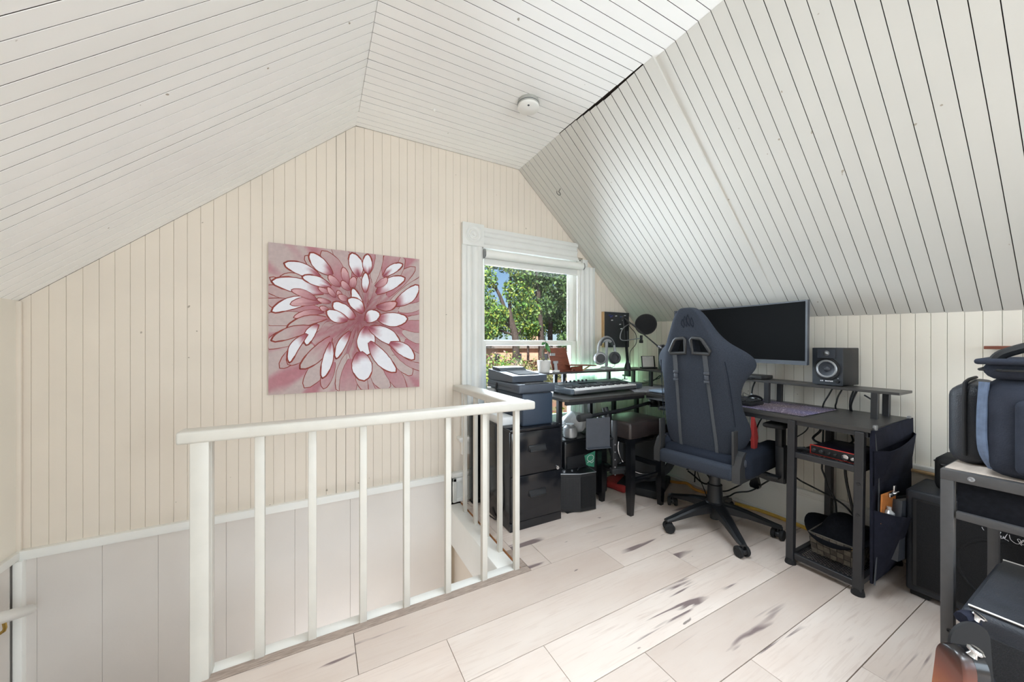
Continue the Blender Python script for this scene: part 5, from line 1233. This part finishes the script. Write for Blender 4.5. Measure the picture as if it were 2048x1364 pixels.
gb.f += [tuple(range(kk))[::-1], tuple(range((len(rings)-1)*kk, len(rings)*kk))]
mk('body', gb, burst, t, ang=50)
mk('edge_binding', B().prism(poly, lambda a, b, d: (d, a*1.002, b+.0006), .0, .0215), 'blackgl', t, ang=50)
mk('strap_button', B().lathe([(.009, 0), (.007, .004), (.006, .008), (.012, .011), (.013, .015), (.009, .018), (0, .0185)], (.006, -.012, -.004), (.3, -.2, 1), 24), 'chrome', t)
t = thing('guitar_strap', 'black leather guitar strap end with chrome button behind the sunburst body', 'strap', (1.265, .214, .443), R(-30))
sb = [(.043*math.cos(R(a)), .022+.043*math.sin(R(a))) for a in range(0, 181, 12)]
sb = [(.075, -.42), (.062, -.16), (.047, -.04)]+sb+[(-.045, -.04), (-.05, -.16), (-.055, -.42)]
mk('end_tab', B().prism(sb, lambda a, b, d: (a, d, b), -.005, .0), 'rubber', t, ang=40)
mk('webbing', B().tube([(.0, .012, .063), (.035, .022, .058), (.058, .032, .01), (.068, .032, -.06), (.10, .022, -.16), (.16, .0, -.36)], [.012, .014], 8, 5), 'navy', t)
mk('button', B().lathe([(.009, 0), (.007, .004), (.006, .008), (.012, .010), (.012, .013), (.008, .015), (0, .0155)], (.028, .01, .062), (.4, -.3, .85), 20), 'chrome', t)

# ---------------------------------------------------------------- cables
def cable(label, pts, r=.004, m='cable', name='cable', cat='cable'):
    p0 = Vector(pts[0]); t = thing(name, label, cat, p0)
    mk('sheath', B().tube([tuple(Vector(p)-p0) for p in pts], r, 7, 6), m, t); return t
cable('black cable hanging straightest, left of those under the shelf speaker', [(2.53, .90, .885), (2.56, .914, .87), (2.56, .929, .835), (2.57, .959, .77), (2.62, .97, .70)])
cable('black cable with an S-bend, second from the left under the shelf speaker', [(2.55, .868, .885), (2.56, .872, .87), (2.56, .888, .831), (2.56, .895, .797), (2.58, .906, .765), (2.635, .91, .70)])
cable('black cable hanging close beside the thickest one under the shelf speaker', [(2.55, .82, .885), (2.56, .824, .866), (2.56, .835, .824), (2.58, .843, .768), (2.635, .85, .70)])
cable('thickest black cable bowing out under the right side of the shelf speaker', [(2.55, .80, .885), (2.56, .811, .868), (2.56, .829, .815), (2.58, .840, .769), (2.638, .84, .69)], .006)
cable('thick black cable dropping from desk to the red audio interface', [(2.5, .935, .73), (2.5, .942, .659), (2.5, .948, .629), (2.48, .971, .591), (2.42, .93, .585), (2.38, .86, .585)], .006)
cable('thin black cord sagging beside the armrest under the desk', [(2.5, .99, .73), (2.5, .999, .662), (2.5, 1.007, .631), (2.5, 1.027, .603), (2.5, 1.06, .571), (2.5, 1.069, .549), (2.5, 1.083, .526)], .0032)
cable('black cord falling from the shelf beside the chair wing', [(2.5, 1.29, .88), (2.5, 1.305, .836), (2.5, 1.308, .787), (2.52, 1.30, .765)], .0045)
cable('black cord slanting below the desk right of the chair', [(2.55, 1.22, .73), (2.5, 1.243, .66), (2.5, 1.272, .601), (2.5, 1.30, .5)], .004)
cable('long black cord drooping along the baseboard towards the basket', [(2.45, 1.47, .07), (2.45, 1.426, .095), (2.45, 1.389, .129), (2.45, 1.347, .151), (2.45, 1.302, .171), (2.45, 1.258, .206), (2.46, 1.212, .255), (2.48, 1.168, .299), (2.52, 1.12, .345), (2.55, 1.063, .304), (2.55, 1.001, .286), (2.55, .915, .26), (2.55, .84, .22), (2.55, .76, .1)], .0048)
cable('black cord rising from the floor under the seat of the gaming chair', [(2.42, 1.46, .12), (2.4, 1.408, .147), (2.4, 1.365, .182), (2.4, 1.324, .218), (2.4, 1.307, .253), (2.4, 1.307, .30), (2.42, 1.32, .42), (2.5, 1.36, .6), (2.55, 1.4, .73)], .0048)
cable('big black cable loop against the baseboard behind the chair', [(2.6, 1.85, .12), (2.58, 1.797, .152), (2.56, 1.753, .178), (2.55, 1.698, .185), (2.54, 1.646, .162), (2.54, 1.62, .126), (2.55, 1.646, .084), (2.56, 1.70, .076), (2.58, 1.78, .10), (2.6, 1.84, .11)], .006)
cable('black cable looping over to the chair column from the big loop', [(2.58, 1.77, .05), (2.56, 1.747, .16), (2.55, 1.698, .17), (2.54, 1.656, .19), (2.52, 1.595, .212), (2.52, 1.566, .237), (2.53, 1.55, .33)], .0045)
cable('thin black cord dropping through the big cable loop', [(2.55, 1.80, .4), (2.52, 1.758, .237), (2.52, 1.72, .193), (2.52, 1.698, .135), (2.52, 1.677, .093), (2.5, 1.636, .05), (2.48, 1.60, .006)], .003)
cable('amber extension cord lying along the baseboard behind the stool', [(2.5, 1.95, .012), (2.5, 1.86, .03), (2.5, 1.78, .05), (2.5, 1.72, .03), (2.5, 1.66, .03), (2.52, 1.595, .03), (2.55, 1.5, .012)], .011, 'amber')
cable('yellow extension cord along the right baseboard by the basket', [(2.56, 1.45, .011), (2.60, 1.30, .011), (2.60, 1.137, .011), (2.59, 1.033, .011), (2.56, .86, .011), (2.5, .72, .011)], .011, 'yellow')
cable('black cord beside the rear desk leg above the hat', [(2.52, .937, .73), (2.5, .937, .457), (2.5, .937, .416), (2.5, .925, .383), (2.5, .91, .321), (2.5, .881, .274), (2.5, .874, .20)], .0045)
cable('thick black cord hanging from the upper rack behind the front desk leg', [(2.42, .803, .53), (2.4, .803, .481), (2.4, .799, .421), (2.4, .787, .35), (2.4, .776, .29), (2.42, .77, .2)], .006)
cable('black cord crossing from the upper rack towards the organizer', [(2.5, .86, .73), (2.5, .822, .656), (2.48, .802, .634), (2.44, .788, .615), (2.36, .80, .600)], .0045)
cable('tangled black wires on the desk corner behind the shelf posts', [(2.62, 2.30, .79), (2.56, 2.20, .80), (2.60, 2.12, .83), (2.54, 2.06, .86), (2.52, 2.14, .80), (2.46, 2.24, .785), (2.42, 2.34, .785)], .004)
t = thing('power_adapter', 'black plug adapter hanging below the chair hinge', 'adapter', (2.45, 1.262, .205))
mk('body', B().prism([(-.016, .075), (.016, .075), (.030, .02), (.024, .004), (-.022, .004), (-.03, .018)], lambda a, b, d: (d, a, b), -.014, .014), 'blackgl', t, ang=30)
mk('neck', B().tube([(0, 0, .07), (0, .003, .12), (.02, .01, .3), (.06, .05, .52)], .006, 8, 4), 'cable', t)
# ---------------------------------------------------------------- outside: garden two storeys below
GZ = -2.6
fwv, rtv = Vector((.4761, .8794, 0)), Vector((.8794, -.4761, 0))
def place(k, d, z=0): p = fwv*d+rtv*(k*d); return Vector((p.x, p.y, z))     # k: bearing, d: distance out
gm = mat('garden_ground', S(120, 124, 84), .9, nz=(.5, .5), col2=S(150, 110, 92), bump=(3, .5))
gb = B(); ng = 30
for j in range(ng+1):
    for i in range(ng+1):
        p = fwv*(5+75*j/ng)+rtv*(-45+90*i/ng); gb.v.append((p.x, p.y, GZ+.5*mnoise.noise(p*.12)))
for j in range(ng):
    for i in range(ng): k = j*(ng+1)+i; gb.f.append((k, k+1, k+ng+2, k+ng+1))
struct('ground', gb, gm)
bark = mat('tree_bark', S(92, 80, 76), .9, nz=(7, .45), stretch=(1, 1, .2), bump=(12, 1.0))
orn = random.Random(21)
def leaves(n, spots, size, cols, r):
    b = B(); cl = []
    for _ in range(n):
        c, rad = r.choice(spots); v = Vector((r.gauss(0, 1), r.gauss(0, 1), r.gauss(0, .8))); v = v.normalized()*rad*r.random()**.4; p = Vector(c)+v
        a = Vector((r.uniform(-1, 1), r.uniform(-1, 1), r.uniform(-.6, .6))).normalized(); w = a.orthogonal().normalized(); w.rotate(Matrix.Rotation(r.uniform(0, 6.28), 3, a)); u = a.cross(w)
        s_ = size*r.uniform(.6, 1.35); i = len(b.v)
        b.v += [tuple(p-w*s_), tuple(p+u*s_*.55), tuple(p+w*s_), tuple(p-u*s_*.55)]; b.f.append((i, i+1, i+2, i+3))
        col = r.choice(cols); k = r.uniform(.75, 1.2); cl += [(col[0]*k, col[1]*k, col[2]*k, 1)]*4
    return b, cl
LG = [S(96, 140, 62)[:3], S(120, 160, 70)[:3], S(78, 122, 58)[:3], S(150, 178, 84)[:3], S(170, 180, 76)[:3]]
LD = [S(70, 104, 58)[:3], S(88, 120, 70)[:3], S(60, 90, 62)[:3], S(110, 140, 84)[:3]]
def tree(label, k, d, segs, spots, n, size, cols, seed):
    p = place(k, d, GZ); t = thing('tree', label, 'tree', p, group='trees in the garden')
    tr = B()
    for pts, r0, r1 in segs: tr.tube([(rtv*x+fwv*y+Vector((0, 0, z))) for x, y, z in pts], [r0, r1], 10, 4)
    mk('trunk', tr, bark, t, ang=60)
    b, cl = leaves(n, [((rtv*x+fwv*y+Vector((0, 0, z))), r_) for x, y, z, r_ in spots], size, cols, random.Random(seed))
    mk('foliage', b, 'leafcol', t, smooth=False, cols=cl, kind='stuff')
# forked tree: bearing from the photo's trunk foot, branches sweeping up to the left
k1 = .012; D1 = 32
tree('forked broadleaf tree with branches sweeping up to the left outside the window', k1, D1,
     [([(0, 0, -.3), (-.02, 0, 2.6), (-.1, 0, 4.5), (-.5, .1, 6.0)], .36, .28), ([(-.3, 0, 5.2), (-.9, .2, 6.6), (-1.7, .3, 8.6), (-3.2, .4, 10.6)], .24, .09), ([(-.4, 0, 5.6), (-.6, .4, 7.6), (-.5, .6, 10.2), (-.7, .6, 13)], .2, .06),
      ([(-.15, 0, 4.9), (-1.4, -.3, 6.1), (-2.8, -.6, 7.2)], .13, .05), ([(-.2, 0, 4.6), (-1.8, -.4, 5.2), (-3.4, -.6, 6.2)], .12, .05), ([(-.05, 0, 4.4), (.5, -.2, 5.2), (1.0, -.3, 6.4)], .07, .03)],
     [(-3.2, 0, 9.5, 1.6), (-2.6, .5, 11.6, 1.2), (-1.0, .5, 11.6, 1.3), (-3.2, -.4, 6.6, 1.3), (-2.6, -.5, 5.2, 1.1), (-1.5, -.6, 6.4, .9), (.2, .3, 8.6, 1.5), (.9, .2, 6.9, 1.3), (.3, -.3, 10.6, 1.3), (1.2, .4, 5.4, 1.0), (-3.6, 0, 4.2, .8)], 10500, .15, LG+LD[:2], 5)
tree('straight dark tree with a split trunk beyond the potted plant', .082, 34, [([(0, 0, -.3), (0, 0, 4), (-.3, 0, 9), (-.5, 0, 14)], .36, .16)],
     [(.3, .4, 12.4, 2.0), (-.6, .5, 10.0, 1.5), (.3, .6, 7.6, 1.3), (.9, .4, 10, 1.6), (-.6, .6, 6.2, .9)], 5200, .17, LD, 6)
tree('slimmer dark tree standing just right of the split trunk', .106, 37, [([(0, 0, -.3), (.05, 0, 5), (.2, 0, 13)], .36, .14)],
     [(.9, .5, 11.2, 1.5), (1.2, .4, 8.6, 1.4), (.5, .5, 6.6, 1.2), (1.6, .5, 6.2, 1.2), (1.8, .3, 10, .9), (1.7, .4, 4.2, 1.0)], 5200, .17, LD, 7)
tree('bushy green tree filling the gap between the trunks', .045, 44, [([(0, 0, -.3), (0, 0, 9)], .2, .08)],
     [(0, 0, 8, 2.6), (.5, 0, 11.5, 2.2), (-.4, 0, 5.6, 1.8), (1.6, 0, 6.2, 2.0), (-5.5, 0, 8, 2.4), (-4.8, 0, 5.4, 1.8), (4.2, 0, 6.5, 1.9), (-2.6, 0, 6.4, 2.0), (3.4, 0, 9.5, 1.6)], 10500, .17, LG+LD, 8)
tree('pale thin tree at the right edge of the window view', .142, 40, [([(0, 0, -.3), (.05, 0, 5), (-.1, 0, 11)], .1, .05)],
     [(.1, 0, 5.6, 1.0), (.4, 0, 8.4, 1.2), (.2, 0, 3.6, .9)], 800, .13, [S(160, 160, 120)[:3], S(140, 150, 110)[:3], S(120, 130, 100)[:3]], 9)
for q, (k_, d_, n_) in enumerate(((-.32, 36, 2600), (-.21, 42, 2600), (-.12, 48, 2600), (.27, 38, 2600), (.40, 44, 2200))):
    tree(['broad tree far left beyond the window frame', 'round tree left beyond the window frame', 'tall tree just left beyond the window frame', 'round tree just right beyond the window frame', 'broad tree far right beyond the window frame'][q], k_, d_, [([(0, 0, -.3), (.1, 0, 4), (0, 0, 8)], .3, .12)], [(0, 0, 7, 2.8), (1.6, 0, 9, 2.2), (-1.6, 0, 9.2, 2.2), (0, 0, 11, 2.0), (.8, 0, 4.8, 1.6)], n_, .24, LG+LD, 50+q)
# house with a low terracotta front and fence
hs = thing('neighbour_house', 'terracotta coloured house front beyond the garden trees', 'house', place(0, 56, GZ), math.atan2(-.4761, .8794))
terr = mat('terracotta_render', S(226, 178, 154), .9, nz=(2, .12))
mk('front_wall', B().box(-9, 8, 0, .4, 0, 3.2), terr, hs)
mk('gable_wall', B().prism([(2.6, 3.0), (5.0, 3.0), (5.0, 5.6), (2.6, 5.2)], lambda a, b, d: (a, d, b), -.3, .3), terr, hs)
mk('roof', B().box(-9.3, 8.3, -.6, .9, 3.2, 3.6), mat('grey_tiles', S(150, 140, 136), .9, nz=(3, .2)), hs)
for x in (-5.6, -2.4, 1.0, 5.4): mk('window', B().box(x-.5, x+.5, -.06, .02, 1.2, 2.4), 'bezel', hs)
fn = thing('garden_fence', 'weathered reddish board fence at the end of the garden', 'fence', place(0, 46, GZ), math.atan2(-.4761, .8794))
fwood = mat('reddish_fence_wood', S(150, 104, 88), .9, nz=(6, .3))
for i in range(46): mk('slat', B().box(-6+i*.27, -5.75+i*.27, -.02, .02, .05, 1.75+.04*math.sin(i*2.3)), fwood, fn)
mk('rail', B().box(-6, 6.4, .02, .07, .5, .6).box(-6, 6.4, .02, .07, 1.35, 1.45), fwood, fn)
def shrub(label, k, d, r_, n, cols, seed, z=0, size=.1):
    t = thing('shrub', label, 'shrub', place(k, d, GZ+z), group='garden shrubs')
    b, cl = leaves(n*2, [((0, 0, r_*1.1), r_), ((r_*.9, 0, r_*.8), r_*.8), ((-r_*1.0, .2, r_*.8), r_*.8), ((0, 0, r_*.4), r_)], size, cols, random.Random(seed))
    mk('foliage', b, 'leafcol', t, smooth=False, cols=cl, kind='stuff')
    mk('stem', B().tube([(0, 0, -.3), (0, .02, r_*.7)], [.05, .02], 6), bark, t)
PK = [S(196, 166, 150)[:3], S(170, 150, 120)[:3], S(130, 150, 100)[:3], S(206, 186, 172)[:3]]
shrub('bright green shrub low at the left of the window view', -.060, 24, 1.5, 900, LG, 31, .2)
shrub('pale flowering shrub left of the forked tree foot', -.030, 27, 1.5, 900, PK, 32, .2)
shrub('green shrub beside the forked tree foot', -.008, 30, 1.5, 800, LG, 33, .1)
shrub('tall dark shrub close to the house by the printer', -.068, 14, .95, 1000, LD+LG[:1], 34, .3)
shrub('rusty shrub between the forked tree and the potted plant', .045, 29, 1.4, 800, [S(150, 110, 84)[:3], S(130, 128, 84)[:3], S(176, 150, 120)[:3]], 35)
shrub('olive shrub behind the potted plant', .078, 27, 1.4, 800, [S(126, 128, 78)[:3], S(150, 150, 110)[:3], S(108, 120, 76)[:3]], 36)
shrub('yellow-green shrub seen below the raised shelf', .12, 13, .8, 800, [S(150, 160, 70)[:3], S(120, 140, 60)[:3], S(100, 120, 50)[:3]], 37, -.2, .08)
shrub('bushy low shrub at the foot of the fence', .01, 40, 1.2, 600, PK+LG, 38)
pl = thing('planter_box', 'red-brown wooden planter box outside below the window', 'planter', place(.125, 15.5, GZ), math.atan2(-.4761, .8794))
mk('side', B().box(-1.2, 1.2, -.4, -.36, 0, .8).box(-1.2, 1.2, .36, .4, 0, .8).box(-1.2, -1.16, -.4, .4, 0, .8).box(1.16, 1.2, -.4, .4, 0, .8), fwood, pl)
mk('soil', B().box(-1.16, 1.16, -.36, .36, .1, .7), 'soil', pl)
